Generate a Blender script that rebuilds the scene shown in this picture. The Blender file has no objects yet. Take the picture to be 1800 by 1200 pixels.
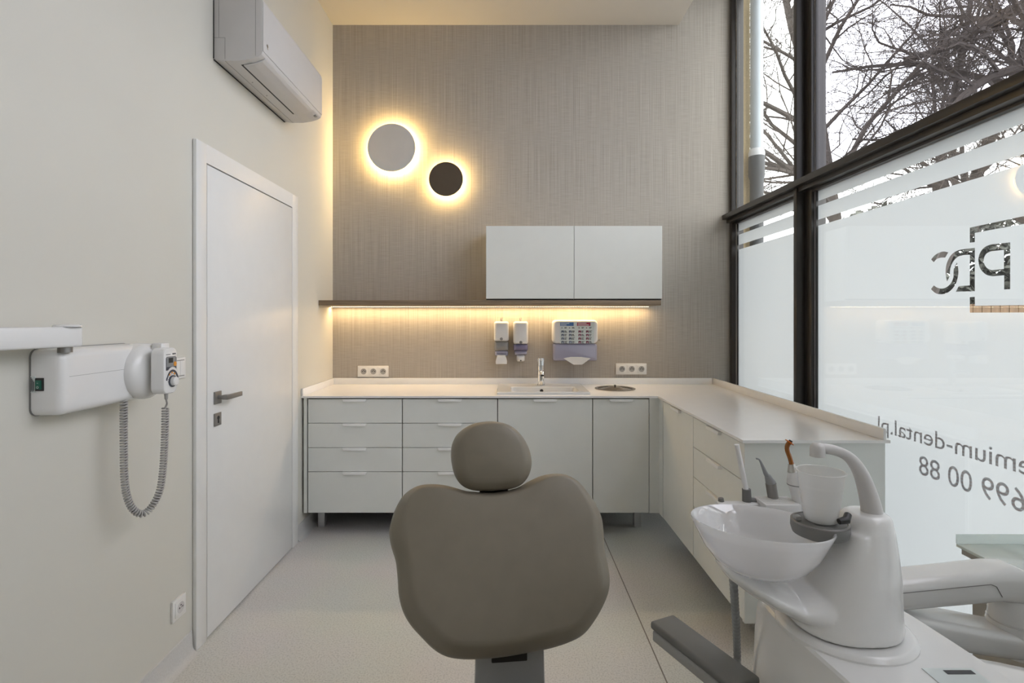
import bpy, bmesh, math, random
from mathutils import Vector, Matrix

# ------------------------------------------------------------------ camera, sky, light, exposure
scene = bpy.context.scene
COL = scene.collection
PI = math.pi
F = 930.0                      # focal length in pixels of an 1800 x 1200 frame
VX, VY, CH = 893.0, 560.0, 1.36  # principal point and lens height

cam_d = bpy.data.cameras.new('camera')
cam = bpy.data.objects.new('camera', cam_d)
COL.objects.link(cam)
cam.location = (0, 0, CH)
cam.rotation_euler = (PI / 2, 0, 0)
cam_d.sensor_fit = 'HORIZONTAL'
cam_d.sensor_width = 36.0
cam_d.lens = F / 1800 * 36.0
cam_d.shift_x = (900 - VX) / 1800
cam_d.shift_y = (VY - 600) / 1800
cam_d.clip_start = 0.02
cam_d.clip_end = 300
scene.camera = cam

vs = scene.view_settings
scene.display_settings.display_device = 'sRGB'
vs.view_transform = 'Standard'
vs.look = 'None'
vs.gamma = 1.0
vs.use_curve_mapping = False
vs.exposure = -0.06

SKY = 5.2
world = bpy.data.worlds.new('overcast_sky')
scene.world = world
world.use_nodes = True
wn = world.node_tree
wn.nodes.clear()
w_out = wn.nodes.new('ShaderNodeOutputWorld')
w_bg = wn.nodes.new('ShaderNodeBackground')
w_tc = wn.nodes.new('ShaderNodeTexCoord')
w_sep = wn.nodes.new('ShaderNodeSeparateXYZ')
w_ramp = wn.nodes.new('ShaderNodeValToRGB')
w_ramp.color_ramp.elements[0].position = 0.0
w_ramp.color_ramp.elements[0].color = (0.88, 0.915, 0.92, 1)
w_ramp.color_ramp.elements[1].position = 0.7
w_ramp.color_ramp.elements[1].color = (0.985, 1.0, 0.985, 1)
wn.links.new(w_tc.outputs['Generated'], w_sep.inputs[0])
wn.links.new(w_sep.outputs['Z'], w_ramp.inputs[0])
wn.links.new(w_ramp.outputs[0], w_bg.inputs['Color'])
w_bg.inputs['Strength'].default_value = SKY
wn.links.new(w_bg.outputs[0], w_out.inputs['Surface'])

LED_W = 7.5          # watts of the strip under the shelf
HALO = 78.0          # glow of the disc lamps
WARM = (1.0, 0.67, 0.25)


def at(px, py, Y):
    """point of the room seen at photo pixel (px, py) at depth Y"""
    return Vector(((px - VX) * Y / F, Y, CH - (py - VY) * Y / F))


# ------------------------------------------------------------------ materials
def nt(name):
    m = bpy.data.materials.new(name)
    m.use_nodes = True
    n = m.node_tree
    n.nodes.clear()
    out = n.nodes.new('ShaderNodeOutputMaterial')
    return m, n, out


def mat(name, col, rough=0.5, metal=0.0, var=0.03, scale=12.0, bump=0.0, bscale=200.0,
        coat=0.0, spec=0.5, trans=0.0, emit=None, estr=0.0, stretch=(1, 1, 1)):
    m, n, out = nt(name)
    b = n.nodes.new('ShaderNodeBsdfPrincipled')
    tc = n.nodes.new('ShaderNodeTexCoord')
    mp = n.nodes.new('ShaderNodeMapping')
    mp.inputs['Scale'].default_value = stretch
    n.links.new(tc.outputs['Object'], mp.inputs[0])
    nz = n.nodes.new('ShaderNodeTexNoise')
    nz.inputs['Scale'].default_value = scale
    nz.inputs['Detail'].default_value = 3
    n.links.new(mp.outputs[0], nz.inputs['Vector'])
    rp = n.nodes.new('ShaderNodeValToRGB')
    lo = [max(0, c * (1 - var)) for c in col]
    hi = [min(1, c * (1 + var)) for c in col]
    rp.color_ramp.elements[0].color = (*lo, 1)
    rp.color_ramp.elements[1].color = (*hi, 1)
    rp.color_ramp.elements[0].position = 0.3
    rp.color_ramp.elements[1].position = 0.7
    n.links.new(nz.outputs['Fac'], rp.inputs[0])
    n.links.new(rp.outputs[0], b.inputs['Base Color'])
    b.inputs['Roughness'].default_value = rough
    b.inputs['Metallic'].default_value = metal
    b.inputs['Coat Weight'].default_value = coat
    b.inputs['Coat Roughness'].default_value = 0.05
    b.inputs['Specular IOR Level'].default_value = spec
    b.inputs['Transmission Weight'].default_value = trans
    if emit:
        b.inputs['Emission Color'].default_value = (*emit, 1)
        b.inputs['Emission Strength'].default_value = estr
    if bump > 0:
        n2 = n.nodes.new('ShaderNodeTexNoise')
        n2.inputs['Scale'].default_value = bscale
        n.links.new(mp.outputs[0], n2.inputs['Vector'])
        bp = n.nodes.new('ShaderNodeBump')
        bp.inputs['Strength'].default_value = bump
        bp.inputs['Distance'].default_value = 0.002
        n.links.new(n2.outputs['Fac'], bp.inputs['Height'])
        n.links.new(bp.outputs[0], b.inputs['Normal'])
    n.links.new(b.outputs[0], out.inputs['Surface'])
    return m


def mat_wallpaper():
    m, n, out = nt('linen_wallpaper')
    L = n.links.new
    tc = n.nodes.new('ShaderNodeTexCoord')

    def noise(sc, stretch, detail=2):
        mp = n.nodes.new('ShaderNodeMapping')
        mp.inputs['Scale'].default_value = stretch
        L(tc.outputs['Object'], mp.inputs[0])
        z = n.nodes.new('ShaderNodeTexNoise')
        z.inputs['Scale'].default_value = sc
        z.inputs['Detail'].default_value = detail
        L(mp.outputs[0], z.inputs['Vector'])
        return z.outputs['Fac']
    a = noise(230, (1, 1, 0.008))
    b_ = noise(80, (1, 1, 0.012))
    c = noise(260, (0.04, 1, 1))

    def math_(op, x, y):
        q = n.nodes.new('ShaderNodeMath')
        q.operation = op
        for i, v in enumerate((x, y)):
            if isinstance(v, float):
                q.inputs[i].default_value = v
            else:
                L(v, q.inputs[i])
        return q.outputs[0]
    s = math_('ADD', math_('MULTIPLY', a, 0.55), math_('MULTIPLY', b_, 0.15))
    s = math_('ADD', s, math_('MULTIPLY', c, 0.30))
    rp = n.nodes.new('ShaderNodeValToRGB')
    e = rp.color_ramp.elements
    e[0].position = 0.34
    e[0].color = (0.33, 0.30, 0.262, 1)
    e[1].position = 0.66
    e[1].color = (0.485, 0.452, 0.408, 1)
    L(s, rp.inputs[0])
    p = n.nodes.new('ShaderNodeBsdfPrincipled')
    p.inputs['Roughness'].default_value = 0.65
    p.inputs['Specular IOR Level'].default_value = 0.3
    L(rp.outputs[0], p.inputs['Base Color'])
    bp = n.nodes.new('ShaderNodeBump')
    bp.inputs['Strength'].default_value = 0.35
    bp.inputs['Distance'].default_value = 0.0015
    L(s, bp.inputs['Height'])
    L(bp.outputs[0], p.inputs['Normal'])
    L(p.outputs[0], out.inputs['Surface'])
    return m


def mat_floor():
    m, n, out = nt('speckled_vinyl')
    L = n.links.new
    tc = n.nodes.new('ShaderNodeTexCoord')
    nz = n.nodes.new('ShaderNodeTexNoise')
    nz.inputs['Scale'].default_value = 150
    nz.inputs['Detail'].default_value = 2
    L(tc.outputs['Object'], nz.inputs['Vector'])
    n2 = n.nodes.new('ShaderNodeTexNoise')
    n2.inputs['Scale'].default_value = 2.0
    L(tc.outputs['Object'], n2.inputs['Vector'])
    rp = n.nodes.new('ShaderNodeValToRGB')
    rp.color_ramp.elements[0].position = 0.32
    rp.color_ramp.elements[0].color = (0.55, 0.545, 0.52, 1)
    rp.color_ramp.elements[1].position = 0.48
    rp.color_ramp.elements[1].color = (0.69, 0.68, 0.65, 1)
    x = rp.color_ramp.elements.new(0.72)
    x.color = (0.76, 0.75, 0.72, 1)
    L(nz.outputs['Fac'], rp.inputs[0])
    mx = n.nodes.new('ShaderNodeMixRGB')
    mx.blend_type = 'MULTIPLY'
    mx.inputs[0].default_value = 0.15
    L(rp.outputs[0], mx.inputs[1])
    L(n2.outputs['Color'], mx.inputs[2])
    p = n.nodes.new('ShaderNodeBsdfPrincipled')
    p.inputs['Roughness'].default_value = 0.42
    L(mx.outputs[0], p.inputs['Base Color'])
    L(p.outputs[0], out.inputs['Surface'])
    return m


def mat_glass(name, tint=(1, 1, 1), f0=0.04):
    m, n, out = nt(name)
    L = n.links.new
    lw = n.nodes.new('ShaderNodeLayerWeight')
    lw.inputs['Blend'].default_value = 0.5
    pw = n.nodes.new('ShaderNodeMath')
    pw.operation = 'POWER'
    pw.inputs[1].default_value = 5.0
    L(lw.outputs['Facing'], pw.inputs[0])
    ma = n.nodes.new('ShaderNodeMath')
    ma.operation = 'MULTIPLY_ADD'
    ma.inputs[1].default_value = 0.9
    ma.inputs[2].default_value = f0
    L(pw.outputs[0], ma.inputs[0])
    tr = n.nodes.new('ShaderNodeBsdfTransparent')
    tr.inputs[0].default_value = (*tint, 1)
    gl = n.nodes.new('ShaderNodeBsdfGlossy')
    gl.inputs['Roughness'].default_value = 0.0
    mx = n.nodes.new('ShaderNodeMixShader')
    L(ma.outputs[0], mx.inputs[0])
    L(tr.outputs[0], mx.inputs[1])
    L(gl.outputs[0], mx.inputs[2])
    L(mx.outputs[0], out.inputs['Surface'])
    return m


def mat_film(name, col, dcol, stripes=False):
    """frosted window film: light passes scattered"""
    m, n, out = nt(name)
    L = n.links.new
    tl = n.nodes.new('ShaderNodeBsdfTranslucent')
    tl.inputs[0].default_value = (*col, 1)
    df = n.nodes.new('ShaderNodeBsdfDiffuse')
    df.inputs[0].default_value = (*dcol, 1)
    mx = n.nodes.new('ShaderNodeMixShader')
    mx.inputs[0].default_value = 0.3
    L(tl.outputs[0], mx.inputs[1])
    L(df.outputs[0], mx.inputs[2])
    last = mx.outputs[0]
    if stripes:
        tc = n.nodes.new('ShaderNodeTexCoord')
        wv = n.nodes.new('ShaderNodeTexWave')
        wv.wave_type = 'BANDS'
        wv.bands_direction = 'Z'
        wv.inputs['Scale'].default_value = 25
        wv.inputs['Distortion'].default_value = 2.0
        wv.inputs['Detail Scale'].default_value = 6
        L(tc.outputs['Object'], wv.inputs['Vector'])
        rp = n.nodes.new('ShaderNodeValToRGB')
        rp.color_ramp.elements[0].position = 0.22
        rp.color_ramp.elements[0].color = stripes[0]
        rp.color_ramp.elements[1].position = 0.55
        rp.color_ramp.elements[1].color = stripes[1]
        L(wv.outputs['Fac'], rp.inputs[0])
        L(rp.outputs[0], tl.inputs[0])
    L(last, out.inputs['Surface'])
    return m


def mat_clearish(name, col, alpha, rough=0.15, gloss=0.03):
    """tinted translucent plastic"""
    m, n, out = nt(name)
    L = n.links.new
    p = n.nodes.new('ShaderNodeBsdfPrincipled')
    p.inputs['Base Color'].default_value = (*col, 1)
    p.inputs['Roughness'].default_value = rough
    p.inputs['Coat Weight'].default_value = 0.4
    tl = n.nodes.new('ShaderNodeBsdfTranslucent')
    tl.inputs[0].default_value = (*col, 1)
    m1 = n.nodes.new('ShaderNodeMixShader')
    m1.inputs[0].default_value = 0.4
    L(p.outputs[0], m1.inputs[1])
    L(tl.outputs[0], m1.inputs[2])
    tr = n.nodes.new('ShaderNodeBsdfTransparent')
    m2 = n.nodes.new('ShaderNodeMixShader')
    m2.inputs[0].default_value = alpha
    L(tr.outputs[0], m2.inputs[1])
    L(m1.outputs[0], m2.inputs[2])
    lw = n.nodes.new('ShaderNodeLayerWeight')
    lw.inputs['Blend'].default_value = 0.5
    pw = n.nodes.new('ShaderNodeMath')
    pw.operation = 'POWER'
    pw.inputs[1].default_value = 5.0
    L(lw.outputs['Facing'], pw.inputs[0])
    ma = n.nodes.new('ShaderNodeMath')
    ma.operation = 'MULTIPLY_ADD'
    ma.inputs[1].default_value = 0.7
    ma.inputs[2].default_value = gloss
    L(pw.outputs[0], ma.inputs[0])
    gl = n.nodes.new('ShaderNodeBsdfGlossy')
    gl.inputs['Roughness'].default_value = rough
    m3 = n.nodes.new('ShaderNodeMixShader')
    L(ma.outputs[0], m3.inputs[0])
    L(m2.outputs[0], m3.inputs[1])
    L(gl.outputs[0], m3.inputs[2])
    L(m3.outputs[0], out.inputs['Surface'])
    return m


def mat_emit(name, col, s):
    m, n, out = nt(name)
    e = n.nodes.new('ShaderNodeEmission')
    e.inputs[0].default_value = (*col, 1)
    e.inputs[1].default_value = s
    n.links.new(e.outputs[0], out.inputs['Surface'])
    return m


def mat_wood(name, c0, c1):
    m, n, out = nt(name)
    L = n.links.new
    tc = n.nodes.new('ShaderNodeTexCoord')
    mp = n.nodes.new('ShaderNodeMapping')
    mp.inputs['Scale'].default_value = (1.5, 30, 60)
    L(tc.outputs['Object'], mp.inputs[0])
    nz = n.nodes.new('ShaderNodeTexNoise')
    nz.inputs['Scale'].default_value = 3
    nz.inputs['Detail'].default_value = 5
    L(mp.outputs[0], nz.inputs['Vector'])
    rp = n.nodes.new('ShaderNodeValToRGB')
    rp.color_ramp.elements[0].position = 0.3
    rp.color_ramp.elements[0].color = (*c0, 1)
    rp.color_ramp.elements[1].position = 0.7
    rp.color_ramp.elements[1].color = (*c1, 1)
    L(nz.outputs['Fac'], rp.inputs[0])
    p = n.nodes.new('ShaderNodeBsdfPrincipled')
    p.inputs['Roughness'].default_value = 0.5
    L(rp.outputs[0], p.inputs['Base Color'])
    L(p.outputs[0], out.inputs['Surface'])
    return m


M_WALL = mat('cream_paint', (0.66, 0.645, 0.585), 0.55, var=0.01, scale=3, bump=0.05, bscale=400)
M_CEIL = mat('ceiling_paint', (0.64, 0.61, 0.565), 0.6, var=0.01, scale=3)
M_PAPER = mat_wallpaper()
M_FLOOR = mat_floor()
M_BASE = mat('coved_vinyl', (0.60, 0.595, 0.585), 0.45, var=0.05, scale=150)
M_DOOR = mat('white_lacquer', (0.80, 0.80, 0.79), 0.32, var=0.01)
M_FRONT = mat('grey_lacquer', (0.79, 0.805, 0.775), 0.38, var=0.01)
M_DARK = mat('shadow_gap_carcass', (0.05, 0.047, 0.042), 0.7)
M_TOP = mat('solid_surface', (0.90, 0.89, 0.885), 0.24, var=0.01, spec=0.7)
M_ALU = mat('brushed_aluminium', (0.62, 0.62, 0.62), 0.35, metal=0.6, var=0.04, stretch=(1, 1, 12))
M_HANDLE = mat('pale_anodised_handle', (0.90, 0.90, 0.89), 0.35)
M_STEEL = mat('satin_steel', (0.55, 0.53, 0.50), 0.28, metal=1.0, var=0.05)
M_LID = mat('brushed_lid', (0.36, 0.33, 0.29), 0.25, metal=1.0, var=0.05)
M_CHROME = mat('chrome', (0.82, 0.82, 0.83), 0.06, metal=1.0, var=0.0)
M_PEWTER = mat('pewter', (0.30, 0.29, 0.28), 0.38, metal=0.75, var=0.04)
M_BLACKM = mat('black_metal', (0.022, 0.020, 0.019), 0.38, var=0.1)
M_FRAME = mat('anthracite_frame', (0.030, 0.026, 0.024), 0.33, var=0.0)
M_GASK = mat('pale_gasket', (0.70, 0.70, 0.72), 0.4)
M_GLASS = mat_glass('clear_glass')
M_GLASSUP = mat_glass('clear_glass_upper', (0.86, 0.855, 0.895))
M_FILM = mat_film('frosted_film', (0.675, 0.69, 0.70), (0.75, 0.78, 0.79))
M_TEXT = mat_film('striped_lettering', (0.5, 0.4, 0.4), (0.62, 0.61, 0.62), ((0.555, 0.505, 0.505, 1), (0.645, 0.655, 0.66, 1)))
M_TEXT2 = mat_film('striped_lettering_red', (0.5, 0.4, 0.4), (0.70, 0.70, 0.71), ((0.60, 0.525, 0.52, 1), (0.665, 0.68, 0.69, 1)))
M_AC = mat('appliance_white', (0.62, 0.60, 0.59), 0.4, var=0.01)
M_PLASTIC = mat('white_plastic', (0.76, 0.755, 0.75), 0.3, var=0.01)
M_GLOSS = mat('gloss_white_plastic', (0.80, 0.795, 0.785), 0.2, var=0.01, coat=0.35)
M_SWITCH = mat('switch_white', (0.80, 0.79, 0.77), 0.35, var=0.01)
M_HOLE = mat('dark_hole', (0.02, 0.02, 0.02), 0.6)
M_LINE = mat('panel_line', (0.22, 0.215, 0.21), 0.6)
M_LAMPW = mat('lamp_disc_white', (0.62, 0.60, 0.58), 0.5, var=0.02)
M_LAMPD = mat('lamp_disc_brown', (0.085, 0.062, 0.042), 0.45, var=0.05)
M_GLOW = mat_emit('lamp_glow', WARM, HALO)
M_LED = mat_emit('led_dots', (1.0, 0.80, 0.52), 6.0)
M_WOOD = mat_wood('walnut_veneer', (0.17, 0.12, 0.075), (0.29, 0.215, 0.14))
M_LILAC = mat_clearish('lilac_plastic', (0.62, 0.62, 0.78), 0.80)
M_PURPLE = mat_clearish('purple_plastic', (0.36, 0.33, 0.52), 0.85)
M_GREYCL = mat_clearish('smoked_plastic', (0.42, 0.42, 0.42), 0.8)
M_PAPERW = mat('paper_towel', (0.80, 0.78, 0.74), 0.8)
M_BLUE = mat('label_blue', (0.07, 0.17, 0.42), 0.5)
M_RED = mat('label_red', (0.38, 0.03, 0.08), 0.5)
M_LABEL = mat('label_paper', (0.66, 0.71, 0.70), 0.5)
M_INKB = mat('ink_blue_grey', (0.13, 0.16, 0.24), 0.6)
M_INKR = mat('ink_wine', (0.27, 0.06, 0.11), 0.6)
M_INK = mat('ink_black', (0.05, 0.05, 0.055), 0.6)
M_CERAM = mat('white_ceramic', (0.74, 0.735, 0.72), 0.12, var=0.01, coat=0.4)
M_LEATHER = mat('taupe_leatherette', (0.220, 0.190, 0.145), 0.44, var=0.03, scale=20, bump=0.06, bscale=900)
M_SEAM = mat('dark_seam', (0.06, 0.052, 0.042), 0.6)
M_GREYMET = mat('grey_painted_metal', (0.36, 0.36, 0.36), 0.45, var=0.02)
M_GREYPL = mat('grey_rubber', (0.17, 0.168, 0.162), 0.5)
M_GREYLT = mat('light_grey_plastic', (0.36, 0.355, 0.345), 0.4)
M_BOWL = mat_clearish('frosted_bowl', (0.95, 0.95, 0.965), 0.84, 0.03, 0.09)
M_CUP = mat_clearish('cup_plastic', (0.84, 0.84, 0.83), 0.62, 0.3, 0.02)
M_CORD = mat('grey_cord', (0.42, 0.41, 0.395), 0.5)
M_HOSE = mat('grey_hose', (0.30, 0.31, 0.315), 0.45)
M_GREEN = mat('switch_green', (0.005, 0.10, 0.065), 0.3)
M_ORANGE = mat('orange_button', (0.75, 0.30, 0.03), 0.4)
M_AMBER = mat('amber_guide', (0.30, 0.10, 0.012), 0.2)
M_SHIELD = mat_clearish('orange_shield', (0.85, 0.27, 0.06), 0.85)
M_DISPLAY = mat('display_grey', (0.27, 0.28, 0.285), 0.4)
M_NAVY = mat('dial_navy', (0.055, 0.06, 0.08), 0.4)
M_GLASSTOP = mat('back_painted_glass', (0.70, 0.77, 0.74), 0.06, coat=0.6, var=0.0)
M_GLASSUP2 = mat_clearish('green_glass', (0.72, 0.86, 0.81), 0.4, 0.03)
M_TAUPE = mat('taupe_front', (0.33, 0.315, 0.285), 0.45)
M_STUCCO = mat('yellow_stucco', (0.60, 0.49, 0.31), 0.85, var=0.1, scale=90, bump=0.5, bscale=120)
M_ZINC = mat('zinc_pipe', (0.42, 0.47, 0.51), 0.5, metal=0.2)
M_IRON = mat('dark_pipe', (0.055, 0.06, 0.065), 0.5)
M_BARK = mat('bark', (0.060, 0.050, 0.045), 0.9, var=0.25, scale=8, bump=0.4, bscale=40)
M_HEDGE = mat('hedge_leaf', (0.10, 0.105, 0.09), 0.8, var=0.4, scale=4)
M_FENCE = mat('brown_fence', (0.15, 0.095, 0.055), 0.7, var=0.25, scale=3, stretch=(6, 6, 0.5))
M_CAR = mat('white_car_paint', (0.75, 0.75, 0.76), 0.2, coat=0.6)
M_GROUND = mat('pavement', (0.30, 0.30, 0.30), 0.9, var=0.1)


# ------------------------------------------------------------------ mesh helpers
class MB:
    """collects shapes into one mesh"""

    def __init__(s, M=None):
        s.bm = bmesh.new()
        s.M = M or Matrix.Identity(4)

    def _new(s, verts, faces):
        vv = [s.bm.verts.new(s.M @ Vector(v)) for v in verts]
        ff = []
        for f in faces:
            try:
                ff.append(s.bm.faces.new([vv[i] for i in f]))
            except ValueError:
                pass
        return vv, ff

    def box(s, x0, x1, y0, y1, z0, z1, bevel=0.0, seg=2):
        P = [(x, y, z) for z in (z0, z1) for y in (y0, y1) for x in (x0, x1)]
        Fc = [(0, 2, 3, 1), (4, 5, 7, 6), (0, 1, 5, 4), (2, 6, 7, 3), (0, 4, 6, 2), (1, 3, 7, 5)]
        vv, ff = s._new(P, Fc)
        if bevel > 0:
            ed = list({e for f in ff for e in f.edges})
            bmesh.ops.bevel(s.bm, geom=ed, offset=bevel, segments=seg, profile=0.5, affect='EDGES', clamp_overlap=True)
        return s

    def loft(s, rings, cap0=True, cap1=True, closed=True):
        n = len(rings[0])
        vs_ = []
        for r in rings:
            vs_ += [tuple(p) for p in r]
        fc = []
        for i in range(len(rings) - 1):
            for j in range(n if closed else n - 1):
                a, b = i * n + j, i * n + (j + 1) % n
                fc.append((a, b, b + n, a + n))
        if cap0:
            fc.append(tuple(reversed(range(n))))
        if cap1:
            fc.append(tuple((len(rings) - 1) * n + j for j in range(n)))
        s._new(vs_, fc)
        return s

    def tube(s, pts, rad, n=12, caps=True):
        pts = [Vector(p) for p in pts]
        if not isinstance(rad, (list, tuple)):
            rad = [rad] * len(pts)
        rings = []
        prev = None
        for i, p in enumerate(pts):
            t = (pts[min(i + 1, len(pts) - 1)] - pts[max(i - 1, 0)])
            if t.length < 1e-9:
                t = Vector((0, 0, 1))
            t.normalize()
            if prev is None:
                up = Vector((0, 0, 1)) if abs(t.z) < 0.9 else Vector((1, 0, 0))
                u = t.cross(up).normalized()
            else:
                u = (prev - t * prev.dot(t)).normalized()
            prev = u
            v = t.cross(u)
            rings.append([p + (u * math.cos(2 * PI * k / n) + v * math.sin(2 * PI * k / n)) * rad[i] for k in range(n)])
        return s.loft(rings, caps, caps)

    def cyl(s, p0, p1, r, n=24, r1=None):
        return s.tube([p0, p1], [r, r if r1 is None else r1], n)

    def lathe(s, prof, c, axis='Z', n=32, cap0=False, cap1=False):
        rings = []
        for (r, h) in prof:
            ring = []
            for k in range(n):
                a = 2 * PI * k / n
                u, v = max(r, 1e-5) * math.cos(a), max(r, 1e-5) * math.sin(a)
                if axis == 'Z':
                    ring.append((c[0] + u, c[1] + v, c[2] + h))
                elif axis == 'Y':
                    ring.append((c[0] + u, c[1] + h, c[2] + v))
                else:
                    ring.append((c[0] + h, c[1] + u, c[2] + v))
            rings.append(ring)
        return s.loft(rings, cap0, cap1)

    def prism(s, poly, axis, a, b, bevel=0.0):
        """polygon of two coordinates, extruded along axis from a to b"""
        def pt(p, h):
            if axis == 'X':
                return (h, p[0], p[1])
            if axis == 'Y':
                return (p[0], h, p[1])
            return (p[0], p[1], h)
        n = len(poly)
        vv = [pt(p, a) for p in poly] + [pt(p, b) for p in poly]
        fc = [tuple(reversed(range(n))), tuple(range(n, 2 * n))]
        fc += [(i, (i + 1) % n, (i + 1) % n + n, i + n) for i in range(n)]
        _, ff = s._new(vv, fc)
        if bevel > 0:
            ed = list({e for f in ff for e in f.edges})
            bmesh.ops.bevel(s.bm, geom=ed, offset=bevel, segments=2, profile=0.5, affect='EDGES', clamp_overlap=True)
        return s

    def add_mesh(s, me, M):
        vv, ff = [], []
        for v in me.vertices:
            vv.append(M @ v.co)
        for f in me.polygons:
            ff.append(tuple(f.vertices))
        s._new(vv, ff)
        return s

    def build(s, name, material, parent=None, angle=35, smooth=True):
        bm = s.bm
        bmesh.ops.recalc_face_normals(bm, faces=bm.faces)
        me = bpy.data.meshes.new(name)
        bm.to_mesh(me)
        bm.free()
        return link_mesh(name, me, material, parent, angle, smooth)


def world_loc(o):
    v = Vector((0, 0, 0))
    while o is not None:
        v = v + o.location
        o = o.parent
    return v


def link_mesh(name, me, material, parent=None, angle=35, smooth=True):
    if parent is not None:
        off = world_loc(parent)
        me.transform(Matrix.Translation(-off))
    if smooth and len(me.polygons):
        me.polygons.foreach_set('use_smooth', [True] * len(me.polygons))
        me.set_sharp_from_angle(angle=math.radians(angle))
    me.materials.append(material)
    o = bpy.data.objects.new(name, me)
    COL.objects.link(o)
    if parent is not None:
        o.parent = parent
    me.update()
    return o


def tag(o, label=None, cat=None, group=None, kind=None):
    if label:
        o['label'] = label
    if cat:
        o['category'] = cat
    if group:
        o['group'] = group
    if kind:
        o['kind'] = kind
    return o


def thing(name, label, cat, loc=(0, 0, 0), group=None):
    o = bpy.data.objects.new(name, None)
    o.empty_display_size = 0.1
    COL.objects.link(o)
    o.location = loc
    return tag(o, label, cat, group)


def struct(o):
    o['kind'] = 'structure'
    return o


def curve_mesh(loops, thick):
    """filled flat shape with holes, in XY, centred on z=0, as a mesh"""
    cu = bpy.data.curves.new('outline', 'CURVE')
    cu.dimensions = '2D'
    cu.fill_mode = 'BOTH'
    cu.extrude = thick / 2
    for lp in loops:
        sp = cu.splines.new('POLY')
        sp.points.add(len(lp) - 1)
        for i, p in enumerate(lp):
            sp.points[i].co = (p[0], p[1], 0, 1)
        sp.use_cyclic_u = True
    ob = bpy.data.objects.new('outline', cu)
    me = bpy.data.meshes.new_from_object(ob)
    bpy.data.objects.remove(ob)
    bpy.data.curves.remove(cu)
    return me


def text_mesh(body, size, thick, bold=0.0):
    cu = bpy.data.curves.new('text', 'FONT')
    cu.body = body
    cu.size = size
    cu.extrude = thick / 2
    cu.offset = bold
    ob = bpy.data.objects.new('text', cu)
    me = bpy.data.meshes.new_from_object(ob)
    bpy.data.objects.remove(ob)
    bpy.data.curves.remove(cu)
    return me


def catmull(pts, n, closed=True):
    """closed smooth curve through points, n samples evenly spaced"""
    P = [Vector(p) for p in pts]
    N = len(P)
    out = []
    rng = N if closed else N - 1
    for i in range(rng):
        if closed:
            p0, p1, p2, p3 = P[i - 1], P[i], P[(i + 1) % N], P[(i + 2) % N]
        else:
            p0, p1, p2, p3 = P[max(i - 1, 0)], P[i], P[i + 1], P[min(i + 2, N - 1)]
        for k in range(12):
            t = k / 12
            out.append(0.5 * ((2 * p1) + (p2 - p0) * t + (2 * p0 - 5 * p1 + 4 * p2 - p3) * t * t + (3 * p1 - p0 - 3 * p2 + p3) * t ** 3))
    if not closed:
        out.append(P[-1])
    L = [0]
    for i in range(1, len(out) + (1 if closed else 0)):
        L.append(L[-1] + (out[i % len(out)] - out[i - 1]).length)
    res = []
    j = 0
    cnt = n if closed else n - 1
    for k in range(n):
        d = L[-1] * k / cnt
        while j < len(L) - 2 and L[j + 1] < d:
            j += 1
        seg = L[j + 1] - L[j] or 1
        t = (d - L[j]) / seg
        a, b = out[j % len(out)], out[(j + 1) % len(out)]
        res.append(a.lerp(b, min(max(t, 0), 1)))
    return res


def rrect(cx, cy, hx, hy, r, n=5):
    """rounded rectangle outline"""
    o = []
    for (sx, sy, a0) in ((1, 1, 0), (-1, 1, 90), (-1, -1, 180), (1, -1, 270)):
        for k in range(n + 1):
            a = math.radians(a0 + 90 * k / n)
            o.append((cx + sx * (hx - r) + r * math.cos(a), cy + sy * (hy - r) + r * math.sin(a)))
    return o


# ------------------------------------------------------------------ room shell
XL, YB = -1.292, 3.90          # left wall, back wall
XR = 1.68                      # glass plane of the window wall
ZC, XS, ZT = 3.524, 1.258, 3.86  # lowered ceiling, its edge, top of the window bay
YR = -1.7                      # rear wall

struct(MB().box(XL - 0.1, 1.80, YR - 0.1, YB + 0.1, -0.12, 0).build('floor', M_FLOOR))
struct(MB().box(0.592, 0.597, -0.9, 3.88, 0.0, 0.0006).build('floor_seam', mat('weld_seam', (0.22, 0.20, 0.18), 0.5), None))
bpy.data.objects['floor_seam'].name = 'trim_1'
struct(MB().box(XL - 0.12, XL, YR - 0.1, YB + 0.12, -0.12, ZT).build('wall_left', M_WALL))
struct(MB().box(XL, 1.73, YB, YB + 0.12, -0.12, ZT).build('wall_back', M_PAPER))
struct(MB().box(XL, 1.84, YR - 0.12, YR, -0.12, ZT).build('wall_rear', M_WALL))
struct(MB().box(XL, XS, YR, YB, ZC, ZT).build('ceiling', M_CEIL))
c2 = struct(MB().box(XL, 1.84, YR, YB, ZT, ZT + 0.1).build('ceiling', M_CEIL))

# coved baseboards
def base_profile(x0, sgn=1):
    return [(x0, 0.0), (x0 + 0.035, 0.0), (x0 + 0.022, 0.004), (x0 + 0.011, 0.013), (x0 + 0.006, 0.03), (x0 + 0.004, 0.088), (x0, 0.09)]
b = MB()
b.prism(base_profile(XL), 'Y', YR, 2.158)
b.prism(base_profile(XL), 'Y', 3.225, YB)
struct(b.build('baseboard_left', M_BASE))

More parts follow.
